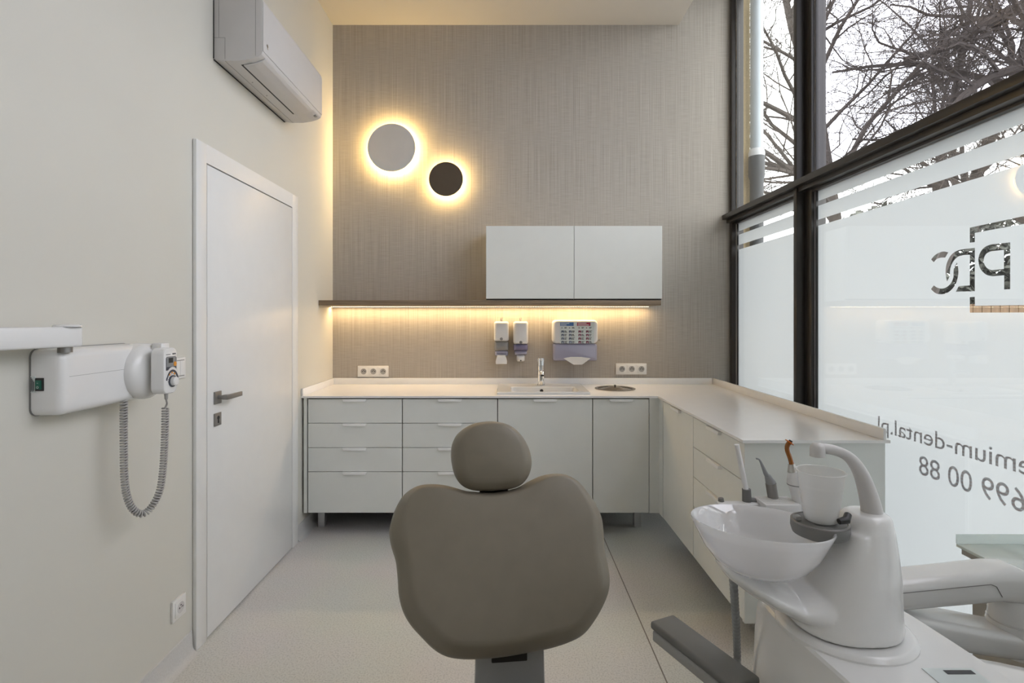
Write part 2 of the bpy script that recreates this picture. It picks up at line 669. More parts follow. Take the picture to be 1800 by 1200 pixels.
# ------------------------------------------------------------------ door in the left wall
door = thing('door_1', 'white flush interior door with grey lever handle in cream wall', 'door', (XL, 2.69, 0))
door['kind'] = 'structure'
XF = -1.275
b = MB()
y0, y1, zt = 2.165, 3.2135, 2.098
b.box(XL + 0.0015, XF, y0, 2.240, 0, zt, 0.002)
b.box(XL + 0.0015, XF, 3.131, y1, 0, zt, 0.002)
b.box(XL + 0.0015, XF, 2.238, 3.133, 2.019, zt, 0.0)
b.build('door_frame', M_DOOR, door)
leaf = MB().box(XL + 0.002, XF - 0.001, 2.2455, 3.127, 0.008, 2.0135, 0.0015).build('door_leaf', M_DOOR, door)
MB().box(XL + 0.001, XL + 0.004, 2.236, 3.135, 0.0, 2.022).build('rebate_gap', M_DARK, door)
XD = XF - 0.001
h = MB()
h.box(XD, XD + 0.008, 2.292, 2.344, 0.988, 1.042, 0.0015)
h.build('handle_rose', M_PEWTER, leaf)
h = MB()
h.cyl((XD + 0.008, 2.318, 1.016), (XD + 0.032, 2.318, 1.016), 0.009, 16)
h.prism([(XD + 0.030, 2.306), (XD + 0.052, 2.306), (XD + 0.056, 2.335), (XD + 0.056, 2.432), (XD + 0.046, 2.432), (XD + 0.046, 2.338), (XD + 0.041, 2.328), (XD + 0.030, 2.328)], 'Z', 1.007, 1.027, 0.0012)
h.build('door_handle', M_PEWTER, leaf)
kp = MB().box(XD, XD + 0.007, 2.292, 2.344, 0.892, 0.948, 0.0015).build('keyhole_plate', M_PEWTER, leaf)
kh = MB()
kh.cyl((XD + 0.007, 2.318, 0.927), (XD + 0.0085, 2.318, 0.927), 0.0085, 16)
kh.box(XD + 0.007, XD + 0.0083, 2.3135, 2.3225, 0.904, 0.927)
kh.build('keyhole', M_HOLE, leaf)

# ------------------------------------------------------------------ window wall
win = thing('window_1', 'tall dark framed shopfront window with frosted lower panes', 'window', (XR, 1.5, 0))
win['kind'] = 'structure'
YM0, YM1 = 2.935, 2.966         # mullion in view
b = MB()
b.box(1.60, 1.765, YM0, YM1, 0.0, ZT, 0.002)
b.build('mullion', M_FRAME, win)
for (ya, yb) in ((2.872, YM0), (YM1, 3.028)):
    MB().box(1.646, 1.70, ya, yb, 0.0, ZT, 0.002).build('pane_frame', M_FRAME, win)
b = MB()
b.box(1.632, 1.72, 3.862, YB - 0.0005, 0.0, ZT, 0.002)
b.build('jamb', M_FRAME, win)
for (ya, yb) in ((0.05, 0.081), (-1.15, -1.119)):
    MB().box(1.60, 1.765, ya, yb, 0.0, ZT, 0.002).build('mullion', M_FRAME, win)
    MB().box(1.646, 1.70, ya - 0.06, yb + 0.06, 0.0, ZT, 0.002).build('pane_frame', M_FRAME, win)
b = MB()
b.box(1.578, 1.66, YR, YB - 0.0005, 2.087, 2.122, 0.002)
b.box(1.61, 1.77, YR, YB - 0.0005, 2.062, 2.105, 0.001)
b.box(1.65, 1.70, YR, YB - 0.0005, 2.05, 2.14, 0.001)
b.build('transom', M_FRAME, win)
b = MB()
b.box(1.60, 1.76, YR, YB - 0.0005, 0.0, 0.055, 0.002)
b.box(1.60, 1.76, YR, YB - 0.0005, ZT - 0.06, ZT, 0.002)
b.build('sill_rail', M_FRAME, win)
# pale glazing gaskets
b = MB()
b.box(1.6645, 1.6755, 3.855, 3.8625, 0.055, 2.05)
b.box(1.6645, 1.6755, 3.855, 3.8625, 2.14, ZT)
b.box(1.6645, 1.6755, 2.866, 2.8725, 0.055, 2.05)
b.box(1.6645, 1.6755, 2.866, 2.8725, 2.14, ZT)
b.box(1.6745, 1.6775, 0.2, 2.866, 2.0475, 2.0515)
b.box(1.6745, 1.6775, 3.03, 3.86, 2.0475, 2.0515)
b.build('gasket', M_GASK, win)
b = MB()
b.box(1.6645, 1.6755, 3.847, 3.855, 0.055, ZT)
b.box(1.6645, 1.6755, 2.858, 2.866, 0.055, ZT)
b.build('gasket', M_BLACKM, win)

XG0, XG1 = 1.676, 1.6815
bays = [(3.028, 3.862), (0.141, 2.872), (-1.059, -0.01), (YR, -1.21)]
for (ya, yb) in bays:
    MB().box(XG0, XG1, ya, yb, 0.055, 2.05).build('glass_pane', M_GLASS, win)
    MB().box(XG0, XG1, ya, yb, 2.14, ZT - 0.06).build('upper_glass_pane', M_GLASS if ya > 3 else M_GLASSUP, win)

XFILM = 1.6832


def gp(px, py):
    """photo pixel on the film plane -> (Y, z)"""
    Y = XFILM * F / (px - VX)
    return (Y, CH - (py - VY) * Y / F)


def zl(px0, py0, s, pts):
    return [gp(px0 + x / s, py0 + y / s) for (x, y) in pts]


def smooth_poly(pts, corners, sub=6):
    """closed outline; points listed in corners stay sharp"""
    P = [Vector(p) for p in pts]
    N = len(P)
    out = []
    for i in range(N):
        p1, p2 = P[i], P[(i + 1) % N]
        p0 = p1 - (p2 - p1) * 0.5 if i in corners else P[i - 1]
        p3 = p2 + (p2 - p1) * 0.5 if (i + 1) % N in corners else P[(i + 2) % N]
        if i in corners and (i + 1) % N in corners:
            out.append(tuple(p1))
            continue
        for k in range(sub):
            t = k / sub
            q = 0.5 * ((2 * p1) + (p2 - p0) * t + (2 * p0 - 5 * p1 + 4 * p2 - p3) * t * t + (3 * p1 - p0 - 3 * p2 + p3) * t ** 3)
            out.append(tuple(q))
    return out


LG = (1620, 370, 6.0)
holes_logo = []
holes_logo.append(zl(*LG, [(508, 338), (508, 180), (1080, 58), (1500, -32), (1500, 72), (1080, 140), (562, 235), (562, 332)]))
holes_logo.append(zl(*LG, [(508, 912), (562, 910), (562, 1004), (1080, 996), (1500, 990), (1500, 1070), (1080, 1074), (508, 1076)]))
P_out = zl(*LG, [(935, 335), (935, 828), (870, 832), (870, 682), (750, 693), (680, 675), (620, 615), (598, 535), (610, 460), (650, 398), (715, 362), (800, 350)])
holes_logo.append(smooth_poly(P_out, {0, 1, 2, 3, 4, 11}))
P_in = zl(*LG, [(868, 414), (868, 615), (740, 628), (690, 605), (657, 550), (660, 500), (684, 455), (730, 430)])
island = smooth_poly(P_in, {0, 1, 2, 7})
D_ = zl(*LG, [(562, 393), (562, 850), (360, 855), (392, 797), (508, 788), (508, 466), (440, 470), (380, 490), (330, 545), (303, 620), (296, 690), (268, 750), (254, 680), (255, 600), (275, 530), (310, 470), (360, 430), (430, 408)])
holes_logo.append(smooth_poly(D_, {0, 1, 2, 3, 4, 5, 11}))
C1 = zl(*LG, [(100, 515), (140, 470), (200, 438), (240, 432), (282, 440), (250, 495), (200, 497), (160, 512), (128, 545)])
holes_logo.append(smooth_poly(C1, {0, 4, 5, 8}))
C2 = zl(*LG, [(372, 545), (388, 620), (385, 690), (362, 770), (320, 830), (265, 870), (200, 882), (145, 870), (98, 828), (128, 788), (165, 812), (215, 822), (262, 808), (308, 765), (335, 700), (338, 620)])
holes_logo.append(smooth_poly(C2, {0, 8, 9}))
# small shop name text that continues the bars is outside the frame

Mfilm = Matrix(((0, 0, 1, XFILM), (1, 0, 0, 0), (0, 1, 0, 0), (0, 0, 0, 1)))  # (Y, z, h) -> room
for i, (ya, yb) in enumerate(bays):
    e = 0.001
    loops = [[(ya, 0.055), (yb, 0.055), (yb, 2.05), (ya, 2.05)]]
    for (za, zb) in ((1.972, 1.998), (1.864, 1.897)):
        loops.append([(ya + e, za), (yb - e, za), (yb - e, zb), (ya + e, zb)])
    if i == 1:
        loops += holes_logo + [island]
    me = curve_mesh(loops, 0.0006)
    me.transform(Mfilm)
    link_mesh('frosted_film', me, M_FILM, win, smooth=False)

# mirrored web address and telephone number on the film, read from the street
def film_text(body, part, y_end, z_base, part_width, ky, material, name, bold):
    pm = text_mesh(part, 0.1, 0.0004)
    k = part_width / (max(v.co.x for v in pm.vertices) - min(v.co.x for v in pm.vertices))
    bpy.data.meshes.remove(pm)
    me = text_mesh(body, 0.1, 0.0004, bold)
    x1 = max(v.co.x for v in me.vertices)
    for v in me.vertices:
        x, y, z = v.co
        v.co = (XFILM - 0.0009 + z, y_end + (x - x1) * k, z_base + y * ky)
    return link_mesh(name, me, material, win, smooth=False)


film_text('premium-dental.pl', 'mium-dental.pl', 2.405, 0.853, 0.652, 0.96, M_TEXT, 'web_address', 0.0)
film_text('699 00 88', '00 88', 2.165, 0.727, 0.247, 1.1, M_TEXT2, 'telephone_number', 0.0)

# ------------------------------------------------------------------ outside
MB().box(-60, 60, -60, 60, -0.25, -0.125).build('ground', M_GROUND)['kind'] = 'structure'
o = MB().box(1.70, 1.842, 4.03, 6.5, -0.1, 9.0).build('building_corner', M_STUCCO)
tag(o, 'yellow stucco corner of the building outside the window', 'building')
pipe = thing('downpipe', 'grey downpipe on the yellow stucco corner outside', 'pipe', (1.866, 3.97, -0.1))
MB().cyl((1.866, 3.97, 2.60), (1.866, 3.97, 9.0), 0.046, 24).build('upper_pipe', M_ZINC, pipe)
MB().lathe([(0.047, 2.575), (0.056, 2.575), (0.058, 2.60), (0.050, 2.63), (0.046, 2.63)], (1.866, 3.97, 0)).build('collar', mat('pale_collar', (0.6, 0.62, 0.64), 0.5), pipe)
MB().lathe([(0.048, -0.1), (0.048, 2.40), (0.057, 2.43), (0.057, 2.575), (0.03, 2.575)], (1.866, 3.97, 0)).build('lower_pipe', M_IRON, pipe)


class Tubes:
    """many tapering branches in one mesh, built from plain lists"""

    def __init__(s):
        s.v, s.f = [], []

    def add(s, pts, rads, n):
        base = len(s.v)
        prev = None
        for i, p in enumerate(pts):
            t = (pts[min(i + 1, len(pts) - 1)] - pts[max(i - 1, 0)]).normalized()
            if prev is None:
                a = Vector((0, 0, 1)) if abs(t.z) < 0.9 else Vector((1, 0, 0))
                u = t.cross(a).normalized()
            else:
                u = (prev - t * prev.dot(t)).normalized()
            prev = u
            w = t.cross(u)
            for k in range(n):
                c, q = math.cos(2 * PI * k / n), math.sin(2 * PI * k / n)
                s.v.append(tuple(p + (u * c + w * q) * rads[i]))
        for i in range(len(pts) - 1):
            for k in range(n):
                a, b_ = base + i * n + k, base + i * n + (k + 1) % n
                s.f.append((a, b_, b_ + n, a + n))

    def build(s, name, material, parent=None):
        me = bpy.data.meshes.new(name)
        me.from_pydata(s.v, [], s.f)
        return link_mesh(name, me, material, parent, smooth=False)


def tree(name_label, base, height, rtrunk, seed, lean=(0, 0), limbs=8, first=0.35, spread=1.0, extra=None, group='bare trees beyond the window'):
    rnd = random.Random(seed)
    root = thing('bare_tree', name_label, 'tree', base, group)
    trunk, crown = Tubes(), Tubes()

    def grow(p, d, length, r, level):
        n = 5 if level <= 2 else 4
        pts, rads = [p.copy()], [r]
        d = d.normalized()
        wob = (0.10, 0.20, 0.28, 0.34, 0.40)[level]
        for i in range(n):
            d = (d + Vector((rnd.gauss(0, wob), rnd.gauss(0, wob), rnd.gauss(0, wob * 0.7) + (0.05 if level > 1 else 0.02)))).normalized()
            pts.append(pts[-1] + d * (length / n))
            rads.append(max(r * (1 - 0.68 * (i + 1) / n), 0.0036))
        sides = 8 if level == 0 else (5 if level == 1 else 3)
        (trunk if level == 0 else crown).add(pts, rads, sides)
        if level >= 4:
            return
        cnt = (limbs, 8, 6, 5)[level]
        for k in range(cnt):
            f = first + (1 - first) * (k + rnd.random()) / cnt if level == 0 else 0.18 + 0.82 * (k + rnd.random()) / cnt
            x = min(f * n, n - 0.01)
            i = int(x)
            q = pts[i].lerp(pts[i + 1], x - i)
            dd = (pts[i + 1] - pts[i]).normalized()
            side = Vector((rnd.gauss(0, 1), rnd.gauss(0, 1), rnd.gauss(0, 0.6)))
            side = (side - dd * side.dot(dd)).normalized()
            ang = rnd.uniform(0.5, 1.05) * spread
            nd = dd * math.cos(ang) + side * math.sin(ang)
            rr = (rads[i] * (1 - (x - i)) + rads[i + 1] * (x - i)) * rnd.uniform(0.42, 0.62)
            ln = length * (0.46, 0.58, 0.62, 0.62)[level] * rnd.uniform(0.7, 1.15) * (1.15 - 0.5 * f)
            grow(q, nd, ln, max(rr, 0.0042), level + 1)
    b0 = Vector(base)
    grow(b0, Vector((lean[0], lean[1], 1)), height, rtrunk, 0)
    for (pts, r) in (extra or []):
        pp = [Vector(p) for p in pts]
        cs = catmull(pp, 12, closed=False)
        rads = [r * (1 - 0.7 * i / 11) for i in range(12)]
        crown.add(cs, rads, 7)
        for k in range(9):
            i = rnd.randrange(2, 11)
            dd = (cs[i + 1 if i < 11 else i] - cs[i - 1]).normalized()
            side = Vector((rnd.gauss(0, 1), rnd.gauss(0, 1), rnd.gauss(0.2, 0.8))).normalized()
            grow(cs[i], dd + side * 0.9, 1.5, rads[i] * 0.5, 2)
    trunk.build('trunk', M_BARK, root)
    crown.build('branches', M_BARK, root)
    return root


def gx(px, Y):
    return (px - VX) * Y / F


tree('bare tree with forked trunk nearest the tall window mullion', (gx(1512, 9.0), 9.0, -0.1), 8.2, 0.13, 11, (-0.02, 0), 22, 0.32)
tree('bare tree with twin stems in the middle of the upper pane', (gx(1572, 11.2), 11.2, -0.1), 9.2, 0.16, 23, (0.08, 0), 17, 0.34)
tree('bare tree with thick slanting limb at the right of the upper pane', (gx(1890, 8.0), 8.0, -0.1), 8.0, 0.18, 37, (0.02, 0), 11, 0.25,
     extra=[([at(1885, 130, 8.0), at(1800, 122, 7.9), at(1740, 136, 7.8), at(1690, 172, 7.7), at(1640, 230, 7.6)], 0.10),
            ([at(1880, -30, 8.0), at(1790, 15, 8.1), at(1720, 50, 8.2), at(1660, 85, 8.3), at(1590, 105, 8.4)], 0.13)])
tree('distant bare tree standing behind the twin stemmed one', (gx(1655, 13.0), 13.0, -0.1), 10.0, 0.16, 51, (-0.04, 0), 10, 0.3)
tree('distant bare tree standing behind the thick limbed one', (gx(1790, 12.0), 12.0, -0.1), 9.5, 0.15, 77, (-0.06, 0), 9, 0.25)

# evergreen hedge, fence and a parked car beyond
rnd = random.Random(5)
hv, hf = [], []
for k in range(26000):
    x = rnd.uniform(9.0, 22)
    c = Vector((x, 14 + rnd.uniform(-0.8, 0.8), 0.1 + 3.9 * rnd.random() + 0.3 * math.sin(x * 2.1)))
    u = Vector((rnd.gauss(0, 1), rnd.gauss(0, 1), rnd.gauss(0, 1))).normalized() * rnd.uniform(0.08, 0.17)
    v = u.orthogonal().normalized() * rnd.uniform(0.05, 0.10)
    i = len(hv)
    hv += [tuple(c - u), tuple(c + v), tuple(c + u), tuple(c - v)]
    hf.append((i, i + 1, i + 2, i + 3))
me = bpy.data.meshes.new('hedge')
me.from_pydata(hv, [], hf)
o = link_mesh('hedge', me, M_HEDGE, smooth=False)
tag(o, 'dense dark hedge seen through the cut-out logo', 'hedge', kind='stuff')
b = MB()
for k in range(70):
    x = 6.0 + k * 0.2
    b.box(x, x + 0.185, 11.6, 11.63, -0.1, 1.68)
b.box(6, 20, 11.63, 11.67, 0.3, 0.4)
b.box(6, 20, 11.63, 11.67, 1.3, 1.4)
tag(b.build('fence', M_FENCE), 'brown board fence seen through the foot of the logo', 'fence')
car = thing('car', 'white car parked before the brown fence', 'car', (9.0, 9.9, -0.1))
prof = [(6.9, 0.25), (6.85, 0.75), (7.0, 0.88), (7.9, 0.98), (8.6, 1.40), (9.8, 1.44), (10.6, 1.05), (10.95, 0.98), (11.0, 0.3)]
MB().prism(prof, 'Y', 9.1, 10.7, 0.05).build('body', M_CAR, car)
b = MB()
b.prism([(8.1, 1.0), (8.68, 1.34), (9.75, 1.37), (10.35, 1.03)], 'Y', 9.085, 9.1)
b.build('side_window', M_HOLE, car)
for x in (7.6, 10.2):
    MB().cyl((x, 9.05, 0.2), (x, 9.25, 0.2), 0.3, 24).build('wheel', M_HOLE, car)

# ------------------------------------------------------------------ base cabinets
ZK0, ZK1, ZTOP = 0.1433, 0.858, 0.878
YF = 3.315                     # drawer fronts of the back run
DRAW_Z = [0.858, 0.7058, 0.553, 0.4017, 0.1433]


def map_back():
    return Matrix.Identity(4)


def map_right():
    """local x runs towards the camera, local y into the cabinet (to the window)"""
    return Matrix(((0, 1, 0, 0.948 - YF), (-1, 0, 0, 0), (0, 0, 1, 0), (0, 0, 0, 1)))


def handle_on(parent, M, xc, z):
    w = 0.075
    b = MB(M)
    b.prism([(xc - w, z + 0.003), (xc + w, z + 0.003), (xc + w - 0.006, z - 0.013), (xc - w + 0.006, z - 0.013)], 'Y', YF - 0.016, YF + 0.001, 0.0008)
    return b.build('handle', M_HANDLE, parent)


def cabinet(name, label, x0, x1, fronts, M, legs=(), depth=0.55, ztop=ZK1 + 0.006, sides=True, group='base cabinets under the worktop'):
    c = M @ Vector(((x0 + x1) / 2, YF + 0.3, ZK0))
    t = thing(name, label, 'cabinet', c, group)
    b = MB(M)
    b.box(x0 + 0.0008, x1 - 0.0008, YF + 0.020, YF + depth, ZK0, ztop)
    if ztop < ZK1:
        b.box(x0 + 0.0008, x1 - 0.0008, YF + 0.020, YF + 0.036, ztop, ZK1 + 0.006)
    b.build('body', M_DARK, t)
    g = 0.0028
    for i, (za, zb, nm) in enumerate(fronts):
        b = MB(M)
        b.box(x0 + g, x1 - g, YF, YF + 0.019, za + g * 0.6, zb - g * 0.6, 0.0008, 1)
        f = b.build(nm, M_FRONT, t)
        handle_on(f, M, (x0 + x1) / 2, zb - g)
    for (lx, ly) in legs:
        MB(M).box(lx, lx + 0.044, ly, ly + 0.044, 0.0, ZK0, 0.002).build('leg', M_ALU, t)
    return t


four = [(DRAW_Z[i + 1], DRAW_Z[i], 'drawer') for i in range(4)]
one = [(ZK0, 0.858, 'door')]
Mb, Mr = map_back(), map_right()
cabinet('drawer_cabinet', 'light grey four-drawer cabinet at the left wall', -1.2556, -0.6624, four, Mb, [(-1.243, 3.458)])
cabinet('drawer_cabinet', 'light grey four-drawer cabinet behind the chair headrest', -0.6624, -0.0652, four, Mb)
cabinet('sink_cabinet', 'light grey one-door cabinet under the sink', -0.0652, 0.5308, one, Mb, ztop=0.70)
cabinet('bin_cabinet', 'narrow light grey one-door cabinet under the steel bin lid', 0.5308, 0.8852, one, Mb, [(0.826, 3.458)])
# right run: local x is -Y
cabinet('door_cabinet', 'light grey one-door cabinet beside the inner corner, window side', -3.235, -2.708, one, Mr, depth=0.53)
cabinet('drawer_cabinet', 'light grey four-drawer cabinet at the free end, window side', -2.708, -2.137, four, Mr, [(-2.20, 3.46)], depth=0.53)
o = MB().box(0.946, 1.508, 2.115, 2.136, ZK0 - 0.002, ZTOP - 0.0125, 0.001).build('end_panel', M_FRONT)
tag(o, 'light grey panel closing the free end of the window-side counter', 'panel')
o = MB().prism([(0.8862, YF), (0.9465, YF), (0.9465, 3.2365), (0.9645, 3.2365), (0.9645, YF + 0.019), (0.8862, YF + 0.019)], 'Z', ZK0, ZTOP - 0.0125).build('corner_filler', M_FRONT)
tag(o, 'light grey filler strip in the inner corner of the counter', 'panel')
o = MB().box(-1.280, -1.260, YF - 0.001, YF + 0.02, ZK0, ZTOP - 0.0125).build('wall_filler', M_FRONT)
tag(o, 'narrow grey filler strip between drawers and left wall', 'panel')

# worktop with upstand
ct = thing('worktop', 'white L-shaped worktop with low upstand along the walls', 'worktop', (0.3, 3.5, ZTOP))
sx0, sx1, sy0, sy1 = -0.055, 0.506, 3.375, 3.785
bcx, bcy, brd = 0.737, 3.645, 0.129
circ = [(bcx + brd * math.cos(2 * PI * k / 40), bcy + brd * math.sin(2 * PI * k / 40)) for k in range(40)]
me = curve_mesh([[(XL + 0.0015, 3.298), (0.935, 3.298), (0.932, 2.0995), (1.518, 2.0995), (1.518, YB - 0.0015), (XL + 0.0015, YB - 0.0015)],
                 [(sx0, sy0), (sx1, sy0), (sx1, sy1), (sx0, sy1)], circ], 0.012)
me.transform(Matrix.Translation((0, 0, ZTOP - 0.006)))
link_mesh('top', M_TOP and me, M_TOP, ct)
b = MB()
b.box(XL + 0.0015, 1.5025, YB - 0.0135, YB - 0.0015, ZTOP + 0.0002, ZTOP + 0.046, 0.0015)
b.box(XL + 0.0015, XL + 0.0135, 3.30, YB - 0.0145, ZTOP + 0.0002, ZTOP + 0.046, 0.0015)
b.prism([(1.490, 2.1005), (1.502, 2.1005), (1.5155, YB - 0.002), (1.504, YB - 0.002)], 'Z', ZTOP + 0.0002, ZTOP + 0.046, 0.0015)
b.build('upstand', M_TOP, ct)

# sink
sk = thing('sink', 'white ceramic inset sink in the worktop', 'sink', (0.225, 3.58, ZTOP))
cx, cy = (-0.072 + 0.523) / 2, (3.357 + 3.80) / 2
hx, hy = (0.523 + 0.072) / 2, (3.80 - 3.357) / 2
ox, oy = 0.24, 3.535
rings = []
for (c0, c1, a, d, r, z) in [(cx, cy, hx, hy, 0.012, ZTOP + 0.0003), (cx, cy, hx, hy, 0.012, ZTOP + 0.013), (cx, cy, hx - 0.004, hy - 0.004, 0.01, ZTOP + 0.017),
                             (ox, oy, 0.222, 0.128, 0.03, ZTOP + 0.013), (ox, oy, 0.216, 0.122, 0.03, ZTOP + 0.007), (ox, oy, 0.19, 0.112, 0.035, ZTOP - 0.10), (ox, oy, 0.15, 0.085, 0.04, ZTOP - 0.125),
                             (ox, oy, 0.03, 0.03, 0.028, ZTOP - 0.13)]:
    rings.append([(x, y, z) for (x, y) in rrect(c0, c1, a, d, r)])
MB().loft(rings, False, True).build('basin', M_CERAM, sk, angle=30)
MB().lathe([(0.003, -0.003), (0.011, -0.003), (0.0125, 0.0)], (0.232, 3.653, ZTOP - 0.016), 'Y', 20, True, False).build('overflow_hole', M_HOLE, sk)
MB().lathe([(0.0, 0.003), (0.02, 0.003), (0.023, 0.0)], (ox, oy, ZTOP - 0.1295)).build('drain', M_CHROME, sk)

# tap
tp = thing('tap', 'chrome single lever tap behind the sink', 'tap', (0.232, 3.725, ZTOP + 0.0155))
zb = ZTOP + 0.0155
MB().lathe([(0.0, 0), (0.028, 0), (0.028, 0.004), (0.0245, 0.007), (0.0235, 0.07), (0.0235, 0.135), (0.0, 0.135)], (0.232, 3.725, zb)).build('body', M_CHROME, tp)
b = MB()
b.lathe([(0.0, 0.1365), (0.0238, 0.1365), (0.0242, 0.18), (0.022, 0.189), (0.0, 0.19)], (0.232, 3.725, zb))
b.box(0.227, 0.237, 3.64, 3.72, zb + 0.178, zb + 0.187, 0.003)
b.build('lever', M_CHROME, tp)
sp = MB().tube([(0.232, 3.708, zb + 0.085), (0.232, 3.66, zb + 0.10), (0.232, 3.615, zb + 0.103), (0.232, 3.598, zb + 0.098), (0.232, 3.590, zb + 0.083)], [0.015, 0.014, 0.0135, 0.0135, 0.013], 18).build('spout', M_CHROME, tp)
MB().cyl((0.232, 3.590, zb + 0.083), (0.2322, 3.5895, zb + 0.076), 0.0115, 18).build('aerator', M_HOLE, sp)

# built-in bin lid
bn = thing('waste_bin_hatch', 'round steel waste bin lid set in the worktop', 'bin lid', (bcx, bcy, ZTOP))
MB().lathe([(0.127, -0.008), (0.127, 0.001), (0.138, 0.0015), (0.138, 0.004), (0.128, 0.006), (0.118, 0.002), (0.118, -0.006)], (bcx, bcy, ZTOP), n=48).build('ring', M_LID, bn)
MB().lathe([(0.0, 0.016), (0.02, 0.0155), (0.045, 0.010), (0.07, 0.003), (0.09, 0.0), (0.117, -0.002), (0.117, -0.006)], (bcx, bcy, ZTOP), n=48).build('lid', M_LID, bn)
MB().lathe([(0.0, 0.027), (0.007, 0.0265), (0.008, 0.022), (0.004, 0.019), (0.004, 0.014)], (bcx, bcy, ZTOP), n=20).build('knob', M_BLACKM, bn)

# ------------------------------------------------------------------ shelf, wall cabinets, light strip
YS = 3.604
o = MB().box(XL + 0.0015, 1.043, YS, YB - 0.001, 1.4515, 1.486, 0.001).build('wall_shelf', M_WOOD)
tag(o, 'long brown wood shelf board across the back wall', 'shelf')
strip = thing('led_strip', 'warm LED strip in slim profile under the brown shelf', 'light strip', (0, 3.85, 1.445))
MB().box(XL + 0.002, 1.026, 3.838, 3.852, 1.4465, 1.4513).build('profile', M_ALU, strip)
X0, X1, ND = XL + 0.006, 1.022, 192
for k in range(100):
    x = X0 + (X1 - X0) * (k + 0.5) / ND
    MB().box(x - 0.0022, x + 0.0022, 3.8368, 3.8462, 1.4442, 1.4475).build('diode', M_LED, strip, smooth=False)
b = MB()
for k in range(100, ND):
    x = X0 + (X1 - X0) * (k + 0.5) / ND
    b.box(x - 0.0022, x + 0.0022, 3.8368, 3.8462, 1.4442, 1.4475)
o = b.build('diode_row', M_LED, strip, smooth=False)
o['kind'] = 'stuff'
ld = bpy.data.lights.new('strip_light', 'AREA')
ld.shape = 'RECTANGLE'
ld.size, ld.size_y = X1 - X0, 0.010
ld.energy = LED_W
ld.color = (1.0, 0.70, 0.36)
lo = bpy.data.objects.new('strip_light', ld)
COL.objects.link(lo)
lo.parent = strip
lo.location = Vector(((X0 + X1) / 2, 3.8405, 1.4438)) - strip.location

for (xa, xb, lab) in ((-0.149, 0.4485, 'white wall cabinet on the brown shelf, the half nearer the lamps'), (0.4515, 1.049, 'white wall cabinet on the brown shelf, the half nearer the window')):
    t = thing('wall_cabinet', lab, 'cabinet', ((xa + xb) / 2, 3.75, 1.49), 'wall cabinets on the shelf')
    MB().box(xa + 0.001, xb - 0.001, YS + 0.022, YB - 0.001, 1.4865, 1.990).build('body', M_FRONT, t)
    MB().box(xa, xb, YS, YS + 0.019, 1.4965, 1.992, 0.0008, 1).build('door', M_FRONT, t)
    MB().box(xa - 0.001, xb + 0.001 if xb < 0.6 else xb, YS + 0.0192, YS + 0.0218, 1.4875, 1.990).build('gap_shade', M_DARK, t)  # dark sheet behind the door, its colour stands in for shade in the gaps

# ------------------------------------------------------------------ disc lamps
def disc_lamp(px, py, R, m, lab):
    Yf = 3.842
    x, z = gx(px, Yf), CH - (py - VY) * Yf / F
    t = thing('wall_lamp', lab, 'lamp', (x, YB, z), 'round backlit lamps on the back wall')
    MB().lathe([(R - 0.03, 0.012), (R - 0.002, 0.011), (R, 0.008), (R, 0.003), (R - 0.001, 0.0005), (0.0, 0.0)], (x, Yf, z), 'Y', 96, True, True).build('disc', m, t)
    MB().lathe([(R - 0.045, 0.0545), (R - 0.045, 0.013), (R - 0.022, 0.013), (R - 0.022, 0.034), (R - 0.045, 0.0545)], (x, Yf, z), 'Y', 64).build('light_ring', M_GLOW, t)
    MB().cyl((x, Yf + 0.012, z), (x, YB - 0.0005, z), 0.05, 24).build('mount', M_PLASTIC, t)


disc_lamp(688, 259, 0.1737, M_LAMPW, 'larger round backlit wall lamp with pale disc')
disc_lamp(783.7, 314.3, 0.124, M_LAMPD, 'smaller round backlit wall lamp with dark brown disc')

# ------------------------------------------------------------------ dispensers on the back wall
YD = YB - 0.0008


def rr_body(b, xc, w, z0, z1, y_front, r, n=6):
    """rounded box standing on the wall"""
    rings = []
    for (k, ins) in ((0.0, 0.0), (0.62, 0.0), (0.86, 0.003), (0.96, 0.009), (1.0, 0.017)):
        y = YD - (YD - y_front) * k
        rings.append([(p[0], y, p[1]) for p in rrect(xc, (z0 + z1) / 2, w / 2 - ins, (z1 - z0) / 2 - ins, max(r - ins * 0.5, 0.004), n)])
    b.loft(rings)
    return b


def px_x(px, Y=3.80):
    return (px - VX) * Y / F


def px_z(py, Y=3.80):
    return CH - (py - VY) * Y / F


d1 = thing('hand_sanitiser_dispenser', 'white dispenser with clear grey window and elbow lever, left of its pair', 'dispenser', (px_x(881), YB, 1.13), 'soap dispensers above the sink')
xc, w = px_x(881.3), 0.107
rr_body(MB(), xc, w, px_z(600), px_z(564.8), 3.795, 0.016).build('cover', M_PLASTIC, d1)
rr_body(MB(), xc, w - 0.004, px_z(616.5), px_z(600) - 0.0005, 3.80, 0.006).build('window_panel', M_GREYCL, d1)
rr_body(MB(), xc, w - 0.008, px_z(626), px_z(616.5) - 0.0005, 3.805, 0.012).build('lower_shell', M_LILAC, d1)
b = MB()
b.prism([(xc - 0.030, px_z(624)), (xc + 0.030, px_z(624)), (xc + 0.033, px_z(631)), (xc + 0.041, px_z(634)), (xc + 0.040, px_z(639.5)), (xc - 0.040, px_z(639.5)), (xc - 0.041, px_z(634)), (xc - 0.033, px_z(631))], 'Y', 3.79, 3.87, 0.004)
b.build('push_lever', M_PLASTIC, d1)
MB().lathe([(0.0, 0.0), (0.011, 0.001), (0.0, 0.002)], (xc, 3.793, px_z(595.5)), 'Y', 12).build('maker_mark', M_PEWTER, d1)
d2 = thing('soap_dispenser', 'white dispenser with purple band, right of its pair', 'dispenser', (px_x(915), YB, 1.15), 'soap dispensers above the sink')
xc2 = px_x(915.5)
